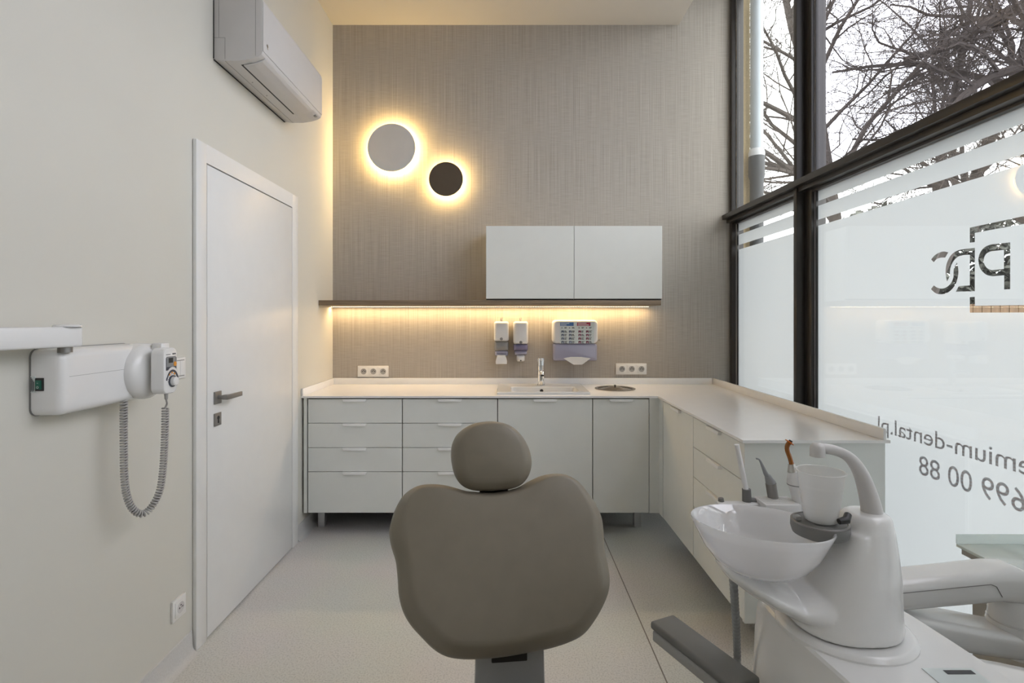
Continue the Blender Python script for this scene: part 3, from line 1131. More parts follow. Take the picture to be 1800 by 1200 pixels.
rr_body(MB(), xc2, w, px_z(605), px_z(564.8), 3.795, 0.016).build('cover', M_PLASTIC, d2)
rr_body(MB(), xc2, w - 0.003, px_z(616.7), px_z(605) - 0.0005, 3.798, 0.006).build('purple_band', M_PURPLE, d2)
rr_body(MB(), xc2, w - 0.012, px_z(624.5), px_z(616.7) - 0.0005, 3.805, 0.012).build('lower_shell', M_LILAC, d2)
b = MB()
rr_body(b, xc2, 0.058, px_z(635.8), px_z(624.5), 3.80, 0.012)
b.build('spout_cover', M_PLASTIC, d2)
MB().lathe([(0.0, 0.0), (0.005, 0.001), (0.0, 0.002)], (xc2, 3.799, px_z(633.5)), 'Y', 12).build('nozzle', M_HOLE, d2)
MB().lathe([(0.0, 0.0), (0.011, 0.001), (0.0, 0.002)], (xc2, 3.793, px_z(601.5)), 'Y', 12).build('maker_mark', M_PEWTER, d2)
for (xk, lab) in ((px_x(881.5, 3.84), 'small grey key on top of the dispenser with grey window'), (px_x(915.2, 3.84), 'small grey key on top of the dispenser with purple band')):
    b = MB()
    z = px_z(564.8)
    b.cyl((xk - 0.004, 3.84, z), (xk - 0.007, 3.84, z + 0.024), 0.003, 8)
    b.cyl((xk + 0.002, 3.84, z), (xk + 0.006, 3.84, z + 0.027), 0.003, 8)
    b.box(xk - 0.006, xk + 0.004, 3.837, 3.843, z, z + 0.005)
    tag(b.build('dispenser_key', M_PEWTER), lab, 'key', 'dispenser keys')

d3 = thing('towel_dispenser', 'white and lilac paper towel dispenser with printed washing instructions', 'dispenser', (px_x(1011.6), YB, 1.1))
xc3, w3 = px_x(1011.6), 0.327
rr_body(MB(), xc3, w3, px_z(604), px_z(562), 3.79, 0.03).build('cover', M_PLASTIC, d3)
b = MB()
rr_body(b, xc3, w3 - 0.008, px_z(634.5), px_z(604) - 0.0005, 3.797, 0.012)
b.build('lower_shell', M_LILAC, d3)
b = MB()
b.prism([(px_x(990), px_z(629.5)), (px_x(1003), px_z(627)), (px_x(1022), px_z(627)), (px_x(1038), px_z(629.5)), (px_x(1023), px_z(640.5)), (px_x(1008), px_z(640.5))], 'Y', 3.792, 3.7955)
tw = b.build('paper_towel', M_PAPERW, d3)
YLb = 3.7888
MB().box(px_x(984), px_x(1044), YLb, YLb + 0.0012, px_z(603), px_z(566.2)).build('instruction_label', M_LABEL, d3)
for (xa, m, nm) in ((984.5, M_BLUE, 'blue_header'), (1014, M_RED, 'red_header')):
    MB().box(px_x(xa), px_x(xa + 23.5), YLb - 0.0008, YLb + 0.0002, px_z(572.6), px_z(566.5)).build(nm, m, d3)
b = MB()
for xa in (985.5, 1015.5):
    b.box(px_x(xa), px_x(xa + 15), YLb - 0.0012, YLb - 0.0006, px_z(568.8), px_z(567.6))
    b.box(px_x(xa), px_x(xa + (10 if xa < 1000 else 19)), YLb - 0.0012, YLb - 0.0006, px_z(571.5), px_z(570.3))
b.build('header_text', M_LABEL, d3)
rnd = random.Random(9)
for (xa, m, nm) in ((985.5, M_INKB, 'blue_pictograms'), (1015.5, M_INKR, 'red_pictograms')):
    b, tx = MB(), MB()
    for c in range(2):
        for r in range(5):
            x, y = xa + c * 13.2, 574.5 + r * 6.1
            if r == 0:
                b.lathe([(0.0, 0.0), (0.004, 0.0003), (0.0, 0.0008)], (px_x(x + 2), YLb - 0.0008, px_z(y + 1.5)), 'Y', 12)
            else:
                b.box(px_x(x + 1), px_x(x + 2.6), YLb - 0.0008, YLb + 0.0002, px_z(y + 4.2), px_z(y))
                b.box(px_x(x + 3.8), px_x(x + 5.6), YLb - 0.0008, YLb + 0.0002, px_z(y + 4.2), px_z(y + rnd.uniform(0, 1.6)))
                b.box(px_x(x + 1), px_x(x + 5.6), YLb - 0.0008, YLb + 0.0002, px_z(y + 1.4 + rnd.random()), px_z(y))
            for q in range(3 if r else 2):
                tx.box(px_x(x + 6.3), px_x(x + 6.3 + rnd.uniform(3, 5.4)), YLb - 0.0008, YLb + 0.0002, px_z(y + 1.0 + q * 1.4), px_z(y + 0.2 + q * 1.4))
    b.build(nm, m, d3)
    tx.build('instruction_text', M_INK, d3)
b = MB()
xk, zk = px_x(1052), px_z(598)
b.cyl((xk - 0.002, 3.85, zk), (xk + 0.014, 3.85, zk), 0.003, 10)
b.lathe([(0.0, -0.002), (0.0075, -0.002), (0.0075, 0.002), (0.0, 0.002)], (xk + 0.014, 3.85, zk), 'Y', 14)
tag(b.build('dispenser_key', M_PEWTER), 'small grey key in the side lock of the towel dispenser', 'key', 'dispenser keys')


# ------------------------------------------------------------------ sockets and switch
def socket_unit(name, label, c, M, count, group):
    """M maps (u along wall, d out of wall, z)"""
    t = thing(name, label, 'socket', M @ Vector((0, 0, 0)), group)
    pit = 0.0715
    wd = pit * count + 0.011
    MB(M).box(-wd / 2, wd / 2, 0.0006, 0.010, -0.0405, 0.0405, 0.002).build('plate', M_SWITCH, t)
    for k in range(count):
        u = (k - (count - 1) / 2) * pit
        ins = MB(M).box(u - 0.029, u + 0.029, 0.008, 0.0125, -0.029, 0.029, 0.0015).build('socket_insert', M_SWITCH, t)
        b = MB(M)
        pr = [(0.0, 0.0128), (0.018, 0.0128), (0.0205, 0.0132), (0.0215, 0.0127)]
        rings = [[(u + 0.003 + max(r, 1e-4) * math.cos(2 * PI * j / 28), hh, max(r, 1e-4) * math.sin(2 * PI * j / 28)) for j in range(28)] for (r, hh) in pr]
        b.loft(rings, False, False)
        b.build('recess', M_GREYLT if count > 1 else M_AC, ins)
        b = MB(M)
        for (du, dz, r) in ((-0.0085, 0, 0.0036), (0.0105, 0, 0.0036), (0.0, 0.009, 0.0034), (0.002, 0.0, 0.002)):
            ring = [[(u + 0.003 + du + rr * math.cos(2 * PI * j / 10), 0.0134, dz + rr * math.sin(2 * PI * j / 10)) for j in range(10)] for rr in (r, 1e-4)]
            b.loft(ring, False, False)
        b.build('pin_holes', M_HOLE, ins)
    return t


def wall_M(c, side):
    if side == 'back':
        return Matrix(((1, 0, 0, c[0]), (0, -1, 0, c[1]), (0, 0, 1, c[2]), (0, 0, 0, 1)))
    return Matrix(((0, 1, 0, c[0]), (1, 0, 0, c[1]), (0, 0, 1, c[2]), (0, 0, 0, 1)))


Yk = 3.885
for (px, py, lab) in ((655.3, 652.7, 'triple wall socket left of the dispensers, near the left wall'), (1110, 648.4, 'triple wall socket right of the towel dispenser')):
    c = (gx(px, Yk), YB, CH - (py - VY) * Yk / F)
    socket_unit('wall_socket', lab, c, wall_M(c, 'back'), 3, 'triple sockets above the worktop')
c = (XL, 2.066, 0.233)
socket_unit('wall_socket', 'single white wall socket low on the left wall beside the door', c, wall_M(c, 'left'), 1, None)
sw = thing('light_switch', 'white light switch half hidden behind the x-ray handset', 'switch', (XL, 2.066, 1.167))
MB().box(XL + 0.0006, XL + 0.009, 2.024, 2.107, 1.1255, 1.2085, 0.002).build('plate', M_SWITCH, sw)
for (ya, yb) in ((2.037, 2.0645), (2.066, 2.094)):
    MB().box(XL + 0.008, XL + 0.013, ya, yb, 1.138, 1.196, 0.0015).build('rocker', M_SWITCH, sw)
MB().box(XL + 0.0086, XL + 0.0094, 2.034, 2.097, 1.1352, 1.1988).build('gap', M_LINE, sw)

# ------------------------------------------------------------------ air conditioner
ac = thing('air_conditioner', 'white split air conditioner high on the left wall', 'air conditioner', (XL, 2.69, 2.49))
ya, yb = 2.319, 3.055
pf = [(0.001, 2.497), (0.05, 2.490), (0.11, 2.490), (0.160, 2.497), (0.195, 2.509), (0.211, 2.519), (0.2155, 2.530), (0.2155, 2.752), (0.209, 2.765), (0.19, 2.770), (0.001, 2.770)]
MB().prism([(XL + d, z) for d, z in pf], 'Y', ya, yb, 0.0025).build('body', M_AC, ac, angle=40)
# front panel as its own skin
MB().prism([(XL + 0.2158, 2.534), (XL + 0.2185, 2.534), (XL + 0.2185, 2.748), (XL + 0.2135, 2.762), (XL + 0.2105, 2.760), (XL + 0.2158, 2.750)], 'Y', ya + 0.002, yb - 0.002, 0.0008).build('front_panel', M_AC, ac)
b = MB()
b.prism([(XL + 0.117, 2.4885), (XL + 0.16, 2.4945), (XL + 0.20, 2.508), (XL + 0.2125, 2.5165), (XL + 0.2125, 2.5125), (XL + 0.198, 2.502), (XL + 0.16, 2.489), (XL + 0.117, 2.484)], 'Y', 2.352, 2.925, 0.0008)
b.build('air_flap', M_AC, ac)
MB().prism([(XL + 0.104, 2.4888), (XL + 0.1165, 2.4888), (XL + 0.1165, 2.4955), (XL + 0.104, 2.4955)], 'Y', 2.355, 2.922).build('outlet_slot', M_HOLE, ac)
b = MB()
b.box(XL + 0.0005, XL + 0.004, ya - 0.002, ya + 0.01, 2.50, 2.77)
b.box(XL + 0.0005, XL + 0.006, ya, yb, 2.4935, 2.4965)
b.build('wall_plate', M_HOLE, ac)
b = MB()
yy = ya - 0.0006
b.box(XL + 0.024, XL + 0.0252, yy, ya + 0.001, 2.592, 2.768)
b.box(XL + 0.001, XL + 0.052, yy, ya + 0.001, 2.5908, 2.592)
b.box(XL + 0.051, XL + 0.0522, yy, ya + 0.001, 2.497, 2.591)
b.box(XL + 0.185, XL + 0.1862, yy, ya + 0.001, 2.512, 2.768)
b.box(XL + 0.0515, XL + 0.0523, ya, yb, 2.4888, 2.4905)
b.build('panel_seams', M_LINE, ac)
b = MB()
b.lathe([(0.0, 0.0012), (0.008, 0.0008), (0.008, -0.001)], (XL + 0.2185, ya + 0.042, 2.575), 'X', 14)
b.box(XL + 0.2183, XL + 0.2192, ya + 0.036, ya + 0.049, 2.561, 2.564)
b.build('maker_mark', M_STEEL, ac)
b = MB()
for y in (2.53, 2.68):
    b.lathe([(0.0, -0.001), (0.003, -0.001), (0.003, 0.002)], (XL + 0.07, y, 2.4898), 'Z', 10)
b.build('screw', M_LINE, ac)
MB().box(XL + 0.19, XL + 0.207, 2.99, 3.015, 2.507, 2.513).build('indicator', M_GREYLT, ac)

# ------------------------------------------------------------------ wall mounted x-ray generator
xr = thing('xray_unit', 'white wall-mounted dental x-ray generator box with handset and arm', 'x-ray unit', (XL, 1.6, 1.18))
rings = []
for (x, ins) in ((XL + 0.004, 0.0), (-1.226, 0.0015), (-1.217, 0.005), (-1.210, 0.011), (-1.207, 0.017), (-1.206, 0.024)):
    rings.append([(x, p[0], p[1]) for p in rrect(1.61, 1.186, 0.182 - ins, 0.091 - ins, 0.022, 6)])
MB().loft(rings).build('housing', M_GLOSS, xr, angle=60)
MB().loft([[(x, p[0], p[1]) for p in rrect(1.61, 1.186, 0.1835, 0.0925, 0.022, 6)] for x in (XL + 0.0005, XL + 0.0045)]).build('back_plate', M_LINE, xr)
MB().box(-1.2063, -1.2056, 1.455, 1.70, 1.2005, 1.2013).build('housing_seam', M_LINE, xr)
MB().lathe([(0.092, -0.03), (0.092, 0.006), (0.090, 0.016), (0.083, 0.027), (0.068, 0.036), (0.04, 0.042), (0.0, 0.044)], (-1.207, 1.752, 1.187), 'X', 48, True, False).build('end_dome', M_GLOSS, xr)
MB().box(-1.175, -1.142, 1.742, 1.785, 1.215, 1.279, 0.003).build('hanger', M_PLASTIC, xr)
# power switch on the near end
rk = MB().box(-1.274, -1.253, 1.4245, 1.430, 1.165, 1.2, 0.001).build('switch_frame', M_HOLE, xr)
MB().box(-1.271, -1.2565, 1.4215, 1.4255, 1.170, 1.194, 0.001).build('power_rocker', M_GREEN, rk)
b = MB()
b.lathe([(0.0022, 0.0), (0.0032, -0.0002), (0.0022, -0.0004)], (-1.2645, 1.4214, 1.1755), 'Y', 14)
b.box(-1.2665, -1.2625, 1.4211, 1.4216, 1.1865, 1.1873)
b.build('switch_symbols', M_LABEL, rk)
MB().box(-1.287, -1.2755, 1.4258, 1.4285, 1.161, 1.205).build('rating_label', M_LABEL, xr)
b = MB()
for k in range(4):
    b.box(-1.2862 + k * 0.0026, -1.2848 + k * 0.0026, 1.4252, 1.426, 1.163 + 0.003 * (k % 2), 1.2025 - 0.004 * k)
b.build('rating_text', M_INK, xr)
# handset
hs = MB()
rings = []
HX0, HX1 = -1.150, -1.105
hyc, hzc, hw, hh = 1.735, 1.19, 0.0355, 0.0745
for (x, ins) in ((HX0, 0.004), (HX0 + 0.004, 0.0), (HX1 - 0.006, 0.0), (HX1 - 0.002, 0.002), (HX1, 0.006)):
    rings.append([(x, p[0], p[1]) for p in rrect(hyc, hzc, hw - ins, hh - ins, 0.02, 6)])
hs.loft(rings)
hs = hs.build('handset', M_GLOSS, xr)
e = 0.0006
MB().box(HX1, HX1 + e, hyc - 0.026, hyc + 0.027, hzc + 0.002, hzc + 0.043).build('control_panel', M_NAVY, hs)
MB().box(HX1 + e, HX1 + 2 * e, hyc - 0.024, hyc + 0.023, hzc + 0.013, hzc + 0.047).build('display_panel', M_DISPLAY, hs)
MB().box(HX1 + 2 * e, HX1 + 3 * e, hyc - 0.014, hyc + 0.008, hzc + 0.026, hzc + 0.042).build('screen', M_HOLE, hs)
MB().lathe([(0.0, 0.001), (0.0075, 0.0005), (0.008, -0.0005)], (HX1 + 3 * e, hyc + 0.019, hzc + 0.021), 'X', 16).build('exposure_button', M_ORANGE, hs)
b = MB()
arc0, arc1 = [], []
dz, dy = -0.035, 0.006
for k in range(17):
    a = math.radians(20 + 140 * k / 16)
    arc0.append((hyc + dy + 0.047 * math.cos(a) * 0.75, hzc + dz + 0.047 * math.sin(a)))
    arc1.append((hyc + dy + 0.036 * math.cos(a) * 0.75, hzc + dz + 0.036 * math.sin(a)))
b.prism(arc0 + arc1[::-1], 'X', HX1, HX1 + e * 1.5)
b.build('scale_arc', M_PLASTIC, hs)
b = MB()
arc0, arc1 = [], []
for k in range(17):
    a = math.radians(15 + 150 * k / 16)
    arc0.append((hyc + dy + 0.044 * math.cos(a) * 0.75, hzc + dz - 0.006 + 0.044 * math.sin(a)))
    arc1.append((hyc + dy + 0.037 * math.cos(a) * 0.75, hzc + dz - 0.006 + 0.037 * math.sin(a)))
b.prism(arc0 + arc1[::-1], 'X', HX1, HX1 + e * 2.2)
b.build('tooth_arc', M_NAVY, hs)
for a in (128, 92, 56):
    a = math.radians(a)
    MB().lathe([(0.0, 0.0014), (0.0036, 0.001), (0.004, 0)], (HX1, hyc + dy + 0.029 * math.cos(a) * 0.75, hzc + dz + 0.029 * math.sin(a)), 'X', 12).build('key_button', M_ORANGE, hs)
b = MB()
for k in range(9):
    a = math.radians(20 + 20 * k)
    b.cyl((HX1 + 0.0006, hyc + dy + 0.0215 * math.cos(a), hzc + dz + 0.0225 * math.sin(a)), (HX1 + 0.0006, hyc + dy + 0.024 * math.cos(a), hzc + dz + 0.025 * math.sin(a)), 0.0006, 6)
b.box(HX1, HX1 + e, hyc - 0.025, hyc - 0.004, hzc + 0.0525, hzc + 0.0545)
b.box(HX1, HX1 + e, hyc + 0.008, hyc + 0.014, hzc + 0.052, hzc + 0.057)
b.box(HX1, HX1 + e, hyc + 0.017, hyc + 0.023, hzc + 0.052, hzc + 0.057)
b.build('panel_marks', M_INK, hs)
MB().lathe([(0.0195, 0.0), (0.0195, 0.003), (0.0145, 0.0032)], (HX1, hyc + dy, hzc + dz), 'X', 28).build('dial_ring', M_NAVY, hs)
MB().lathe([(0.015, 0.0), (0.0145, 0.013), (0.012, 0.0155), (0.0, 0.016)], (HX1, hyc + dy, hzc + dz), 'X', 28).build('dial_knob', M_GLOSS, hs)
# coiled cord
pa = [Vector((-1.222, 1.683, 1.10)), Vector((-1.222, 1.683, 1.0)), Vector((-1.220, 1.683, 0.86)), Vector((-1.215, 1.689, 0.79)), Vector((-1.205, 1.703, 0.745)), Vector((-1.192, 1.725, 0.724)),
      Vector((-1.178, 1.748, 0.738)), Vector((-1.164, 1.768, 0.785)), Vector((-1.157, 1.775, 0.86)), Vector((-1.152, 1.776, 0.96)), Vector((-1.148, 1.773, 1.062))]
cs = catmull(pa, 1000, closed=False)
hel = []
turns = 86
u = Vector((1, 0, 0))
for i, p in enumerate(cs):
    t = (cs[min(i + 1, 999)] - cs[max(i - 1, 0)]).normalized()
    u = (u - t * u.dot(t)).normalized()
    v = t.cross(u)
    a = 2 * PI * turns * i / 999
    hel.append(p + (u * math.cos(a) + v * math.sin(a)) * 0.0088)
lead = [hel[-1]] + [Vector(q) for q in ((-1.140, 1.766, 1.072), (-1.128, 1.750, 1.082), (-1.1235, 1.738, 1.098), (-1.1215, 1.736, 1.117))]
cord = MB().tube(hel, 0.0032, 6)
cord.tube(catmull(lead, 24, closed=False), 0.003, 8)
cord.build('coiled_cord', M_CORD, xr, angle=80)
MB().lathe([(0.0035, -0.018), (0.005, -0.016), (0.0062, 0.0), (0.0062, 0.004)], (-1.1215, 1.736, 1.113), 'Z', 14).build('strain_relief', M_CORD, xr)
# arm
d0, d1_ = Vector((-1.177, 1.467, 0)), Vector((-1.22, 1.27, 0))
ax = (d1_ - d0).normalized()
sd = Vector((ax.y, -ax.x, 0))
Ma = Matrix(((ax.x, sd.x, 0, d0.x), (ax.y, sd.y, 0, d0.y), (0, 0, 1, 0), (0, 0, 0, 1)))
b = MB(Ma)
b.box(0.0, 0.30, 0.0, 0.044, 1.283, 1.3385, 0.006, 3)
b.build('support_arm', M_GLOSS, xr)
b = MB()
b.lathe([(0.033, 0.0), (0.033, 0.003), (0.028, 0.006), (0.0, 0.0075)], Ma @ Vector((0.026, 0.022, 1.338)), n=32)
b.build('arm_cap', M_GLOSS, xr)
MB().cyl(Ma @ Vector((0.028, 0.028, 1.268)), Ma @ Vector((0.028, 0.028, 1.2875)), 0.017, 24).build('arm_pivot', M_PEWTER, xr)

# ------------------------------------------------------------------ dental chair
psi, rec = math.radians(9), math.radians(-24)


def plane_pts(pts, P0, n):
    out = []
    o_ = Vector((0, 0, CH))
    for (px, py) in pts:
        d = Vector(((px - VX) / F, 1, -(py - VY) / F))
        out.append(o_ + d * ((P0 - o_).dot(n) / d.dot(n)))
    return out


def cushion(outline, n, prof_front, prof_back, N=180, dome=0.012, seam=None):
    """padded shape: outline in its own plane, profiles of (inset, height along n)"""
    pts = catmull(outline, N)
    cen = sum(pts, Vector()) / N
    nor = []
    for i in range(N):
        t = (pts[(i + 2) % N] - pts[i - 2]).normalized()
        q = n.cross(t).normalized()
        if q.dot(cen - pts[i]) < 0:
            q = -q
        nor.append(q)
    # smooth the inward normals so deep insets stay clean
    for _ in range(14):
        nor = [(nor[i - 1] + nor[i] * 2 + nor[(i + 1) % N]).normalized() for i in range(N)]

    wid = [1 - 0.72 * max(0.0, -q.z) ** 1.3 for q in nor]   # the padding rolls over tighter along the top

    def ring(ins, h):
        return [pts[i] + nor[i] * ins * wid[i] + n * h for i in range(N)]
    rings = [ring(a, h) for (a, h) in prof_back[::-1]] + [ring(a, h) for (a, h) in prof_front]
    a, h = prof_front[-1]
    base = ring(a, h)
    for k, s in enumerate((0.78, 0.55, 0.32, 0.12, 0.02)):
        rings.append([cen + (p - n * 0 - cen - n * h) * s + n * (h + dome * (1 - s * s)) for p in base])
    a, h = prof_back[-1]
    base = ring(a, h)
    back = [[cen + (p - cen - n * h) * s + n * (h - dome * (1 - s * s)) for p in base] for s in (0.02, 0.3, 0.65)]
    rings = back + rings
    return MB().loft(rings, True, True)


ch = thing('dental_chair', 'taupe upholstered dental chair with oval headrest in the middle of the room', 'dental chair', (0.05, 1.2, 0))
nB = Vector((math.sin(psi) * math.cos(rec), -math.cos(psi) * math.cos(rec), -math.sin(rec)))
PB = at(880, 1000, 1.50)
sil = [(455, 363), (400, 358), (350, 344), (300, 332), (240, 328), (180, 338), (125, 375), (88, 435), (66, 500), (61, 555), (72, 612), (89, 668), (97, 740), (103, 820), (122, 890), (155, 947), (205, 1003), (255, 1052), (310, 1083), (380, 1095),
       (470, 1094), (560, 1085), (650, 1070), (760, 1049), (850, 1020), (912, 985), (957, 930), (995, 865), (1020, 800), (1026, 740), (1016, 670), (1003, 610), (999, 540), (990, 475), (962, 412), (925, 360), (885, 316), (840, 290), (790, 282), (730, 290), (680, 311), (620, 343), (560, 358), (505, 364)]
sil = [(660 + x / 2.5, 720 + y / 2.5) for x, y in sil]
c = cushion(plane_pts(sil, PB, nB), nB,
            [(0.0, 0.0), (0.001, 0.010), (0.004, 0.020), (0.010, 0.030), (0.033, 0.0535), (0.041, 0.0585), (0.052, 0.060)],
            [(0.0, -0.008), (0.0035, -0.010), (0.0005, -0.013), (0.003, -0.025), (0.012, -0.038), (0.028, -0.046), (0.05, -0.05)], dome=0.004)
c.build('backrest', M_LEATHER, ch, angle=70)
rec2 = math.radians(-14)
nH = Vector((math.sin(psi) * math.cos(rec2), -math.cos(psi) * math.cos(rec2), -math.sin(rec2)))
PH = at(863, 802, 1.585)
hsil = [(332, 200), (338, 150), (362, 105), (410, 70), (466, 54), (530, 53), (590, 70), (640, 112), (672, 168), (685, 228), (675, 282), (645, 325), (600, 347), (550, 353), (495, 357), (430, 354), (382, 334), (352, 295), (338, 250)]
hsil = [(660 + x / 2.5, 720 + y / 2.5) for x, y in hsil]
c = cushion(plane_pts(hsil, PH, nH), nH,
            [(0.0, 0.0), (0.001, 0.010), (0.004, 0.021), (0.010, 0.031), (0.021, 0.044), (0.029, 0.0495), (0.040, 0.052)],
            [(0.0, -0.006), (0.003, -0.008), (0.0, -0.011), (0.003, -0.022), (0.012, -0.034), (0.028, -0.04)], N=120, dome=0.008)
c.build('headrest', M_LEATHER, ch, angle=70)
nk = MB()
nk.box(-0.085, 0.0, 1.575, 1.60, 0.80, 0.95, 0.004)
nk.build('headrest_stem', M_BLACKM, ch)
b = MB()
p0, p1 = at(864, 1146, 1.455), at(927, 1163, 1.455)
b.prism([(p0.x, p1.z - 0.003), (p1.x, p1.z + 0.004), (p1.x, p1.z + 0.07), (p0.x, p1.z + 0.07)], 'Y', 1.452, 1.50, 0.003)
b.build('backrest_bracket', M_BLACKM, ch)
b = MB()
b.prism([(-0.097, 0.25), (0.106, 0.25), (0.100, 0.45), (-0.091, 0.45)], 'Y', 1.475, 1.56, 0.01)
b.box(-0.09, 0.10, 0.85, 1.53, 0.25, 0.31, 0.01)
b.build('back_link', M_GREYMET, ch)
b = MB()
b.box(-0.06, 0.13, 0.95, 1.25, 0.04, 0.27, 0.02)
b.build('column', M_GREYMET, ch)
b = MB()
b.loft([[(x, y, z) for x, y in rrect(0.05, 1.08, 0.24 - i, 0.40 - i, 0.10)] for (z, i) in ((0.0005, 0.0), (0.03, 0.0), (0.045, 0.015))])
b.build('base_plate', M_GREYMET, ch)
b = MB()
rings = []
for (s, z) in ((0.93, 0.31), (1.0, 0.325), (1.0, 0.355), (0.95, 0.372), (0.8, 0.378)):
    rings.append([(x, y, z) for x, y in rrect(0.06, 1.06, 0.235 * s, 0.31 * s, 0.10)])
b.loft(rings)
b.build('seat', M_LEATHER, ch)
b = MB()
b.box(-0.05, 0.30, 0.20, 0.745, 0.315, 0.37, 0.025, 4)
b.box(0.05, 0.20, 0.70, 0.80, 0.30, 0.335)
b.build('leg_rest', M_LEATHER, ch)
# side arm: padded bar with pale underside
A0 = at(1163, 1084, 1.20)
A1 = Vector((0.447, 0.985, A0.z))
ax = (A1 - A0)
ax.z = 0
Ln = ax.length
ax.normalize()
sd = Vector((-ax.y, ax.x, 0))
Mt = Matrix(((ax.x, sd.x, 0, A0.x), (ax.y, sd.y, 0, A0.y), (0, 0, 1, A0.z), (0, 0, 0, 1)))
b = MB(Mt)
b.box(0.0, Ln, -0.034, 0.034, -0.018, 0.0, 0.006, 3)
arm = b.build('armrest', M_GREYPL, ch)
MB(Mt).box(0.004, Ln - 0.002, -0.032, 0.030, -0.044, -0.0185, 0.006, 3).build('arm_underside', M_GREYLT, arm)
b = MB()
pe = Mt @ Vector((Ln - 0.06, 0, -0.05))
b.tube([pe + Vector((0, 0, 0.01)), pe + Vector((-0.005, 0.0, -0.12)), pe + Vector((-0.06, 0.01, -0.28)), (0.28, 1.05, 0.29), (0.09, 1.05, 0.285)], 0.022, 14)
b.build('arm_support', M_GREYMET, arm)

# ------------------------------------------------------------------ dental unit with spittoon
un = thing('dental_unit', 'white dental unit with spittoon tower, bowl and delivery arm', 'dental unit', (0.62, 0.8, 0))
TC = Vector((0.603, 0.952, 0.822))       # centre of the tower foot
ZU = 0.806                                # top of the cabinet body
b = MB()
plan = [(0.498, 1.075), (0.70, 1.085), (0.755, 1.03), (0.80, 0.62), (0.84, 0.40), (0.80, 0.30), (0.585, 0.30), (0.545, 0.40), (0.515, 0.75)]


def inset_plan(poly, d):
    c = (sum(p[0] for p in poly) / len(poly), sum(p[1] for p in poly) / len(poly))
    return [(p[0] + (c[0] - p[0]) * d / 0.2, p[1] + (c[1] - p[1]) * d / 0.45) for p in poly]


rings = []
for (z, d) in ((0.0008, 0.02), (0.45, 0.0), (0.64, -0.001), (0.74, 0.003), (0.79, 0.007), (ZU - 0.004, 0.011), (ZU, 0.016)):
    rings.append([(p.x, p.y, z) for p in catmull([(*q, 0) for q in inset_plan(plan, d)], 72)])
b.loft(rings)
b.build('cabinet_body', M_GLOSS, un, angle=25)
# collar ring below the tower
MB().lathe([(0.110, ZU - 0.004), (0.110, ZU + 0.003), (0.106, ZU + 0.008), (0.102, ZU + 0.010), (0.10, ZU + 0.010)], (TC.x, TC.y, 0), n=64, cap1=True).build('swivel_ring', M_GLOSS, un)


# tower and bowl arm: one moulded shell, fused from lofted volumes
def ell(c, rx, ry, z, n=40, p=2.3):
    o_ = []
    for k in range(n):
        a = 2 * PI * k / n
        ca, sa = math.cos(a), math.sin(a)
        o_.append((c[0] + rx * math.copysign(abs(ca) ** (2 / p), ca), c[1] + ry * math.copysign(abs(sa) ** (2 / p), sa), z))
    return o_


def tw_at(px, py):
    return at(px, py, TC.y)


b = MB()
rings = []
for (pxc, py, rx, ry) in ((1478, 1090, 0.101, 0.098), (1479, 1080, 0.102, 0.099), (1487, 1040, 0.090, 0.092), (1497, 1000, 0.079, 0.083), (1508, 960, 0.064, 0.070), (1517, 925, 0.050, 0.057), (1521, 907, 0.043, 0.047), (1522, 902, 0.040, 0.043), (1522, 898.5, 0.034, 0.037)):
    q = tw_at(pxc, py)
    rings.append(ell((q.x, TC.y), rx * 0.89, ry * 0.86, q.z))
b.loft(rings)
# shoulder that carries the cup tray
rings = []
for (pxc, py, rx, ry) in ((1474, 1060, 0.066, 0.075), (1472, 1010, 0.050, 0.066), (1482, 970, 0.037, 0.058), (1490, 940, 0.030, 0.052), (1493, 927, 0.026, 0.048), (1494, 924, 0.022, 0.044)):
    q = tw_at(pxc, py)
    rings.append(ell((q.x, TC.y), rx, ry, q.z))
b.loft(rings)
# the arm that sweeps under the bowl
rings = []
Yb = 0.965
for (px, top, bot, hy_) in ((1263, 984, 994, 0.018), (1275, 982, 1010, 0.040), (1305, 992, 1032, 0.058), (1340, 1010, 1052, 0.068), (1380, 1022, 1072, 0.076), (1415, 1012, 1086, 0.080), (1445, 990, 1094, 0.078), (1475, 960, 1096, 0.066), (1495, 950, 1094, 0.045)):
    q0, q1 = at(px, top, Yb), at(px, bot, Yb)
    zc, hz = (q0.z + q1.z) / 2, (q0.z - q1.z) / 2
    rg = []
    for k in range(32):
        a = 2 * PI * k / 32
        rg.append((q0.x, Yb + hy_ * math.cos(a), zc + hz * math.sin(a)))
    rings.append(rg)
b.loft(rings)
tow = b.build('spittoon_tower', M_GLOSS, un, angle=80)
md = tow.modifiers.new('fuse', 'REMESH')
md.mode = 'VOXEL'
md.voxel_size = 0.0026
md.use_smooth_shade = True
ms = tow.modifiers.new('soften', 'SMOOTH')
ms.factor = 0.6
ms.iterations = 7

# bowl
Yw = 0.955
bc = at(1336, 918, Yw)
R = 0.1185
prof = [(0.0, -0.088), (0.035, -0.087), (0.055, -0.083), (0.078, -0.068), (0.098, -0.042), (0.111, -0.016), (R, 0.0), (R - 0.001, 0.0022), (R - 0.004, 0.0015), (0.1065, -0.015), (0.093, -0.040), (0.073, -0.064), (0.05, -0.078), (0.026, -0.080), (0.020, -0.074), (0.0, -0.072)]
b = MB()
b.lathe(prof, (0, 0, 0), n=72)
bowl = b.build('spittoon_bowl', M_BOWL, un, angle=60)
Tb = Matrix.Translation(bc - un.location) @ Matrix.Rotation(math.radians(-5), 4, 'X') @ Matrix.Rotation(math.radians(2), 4, 'Y')
bowl.data.transform(Matrix.Translation(un.location))
bowl.data.transform(Tb)

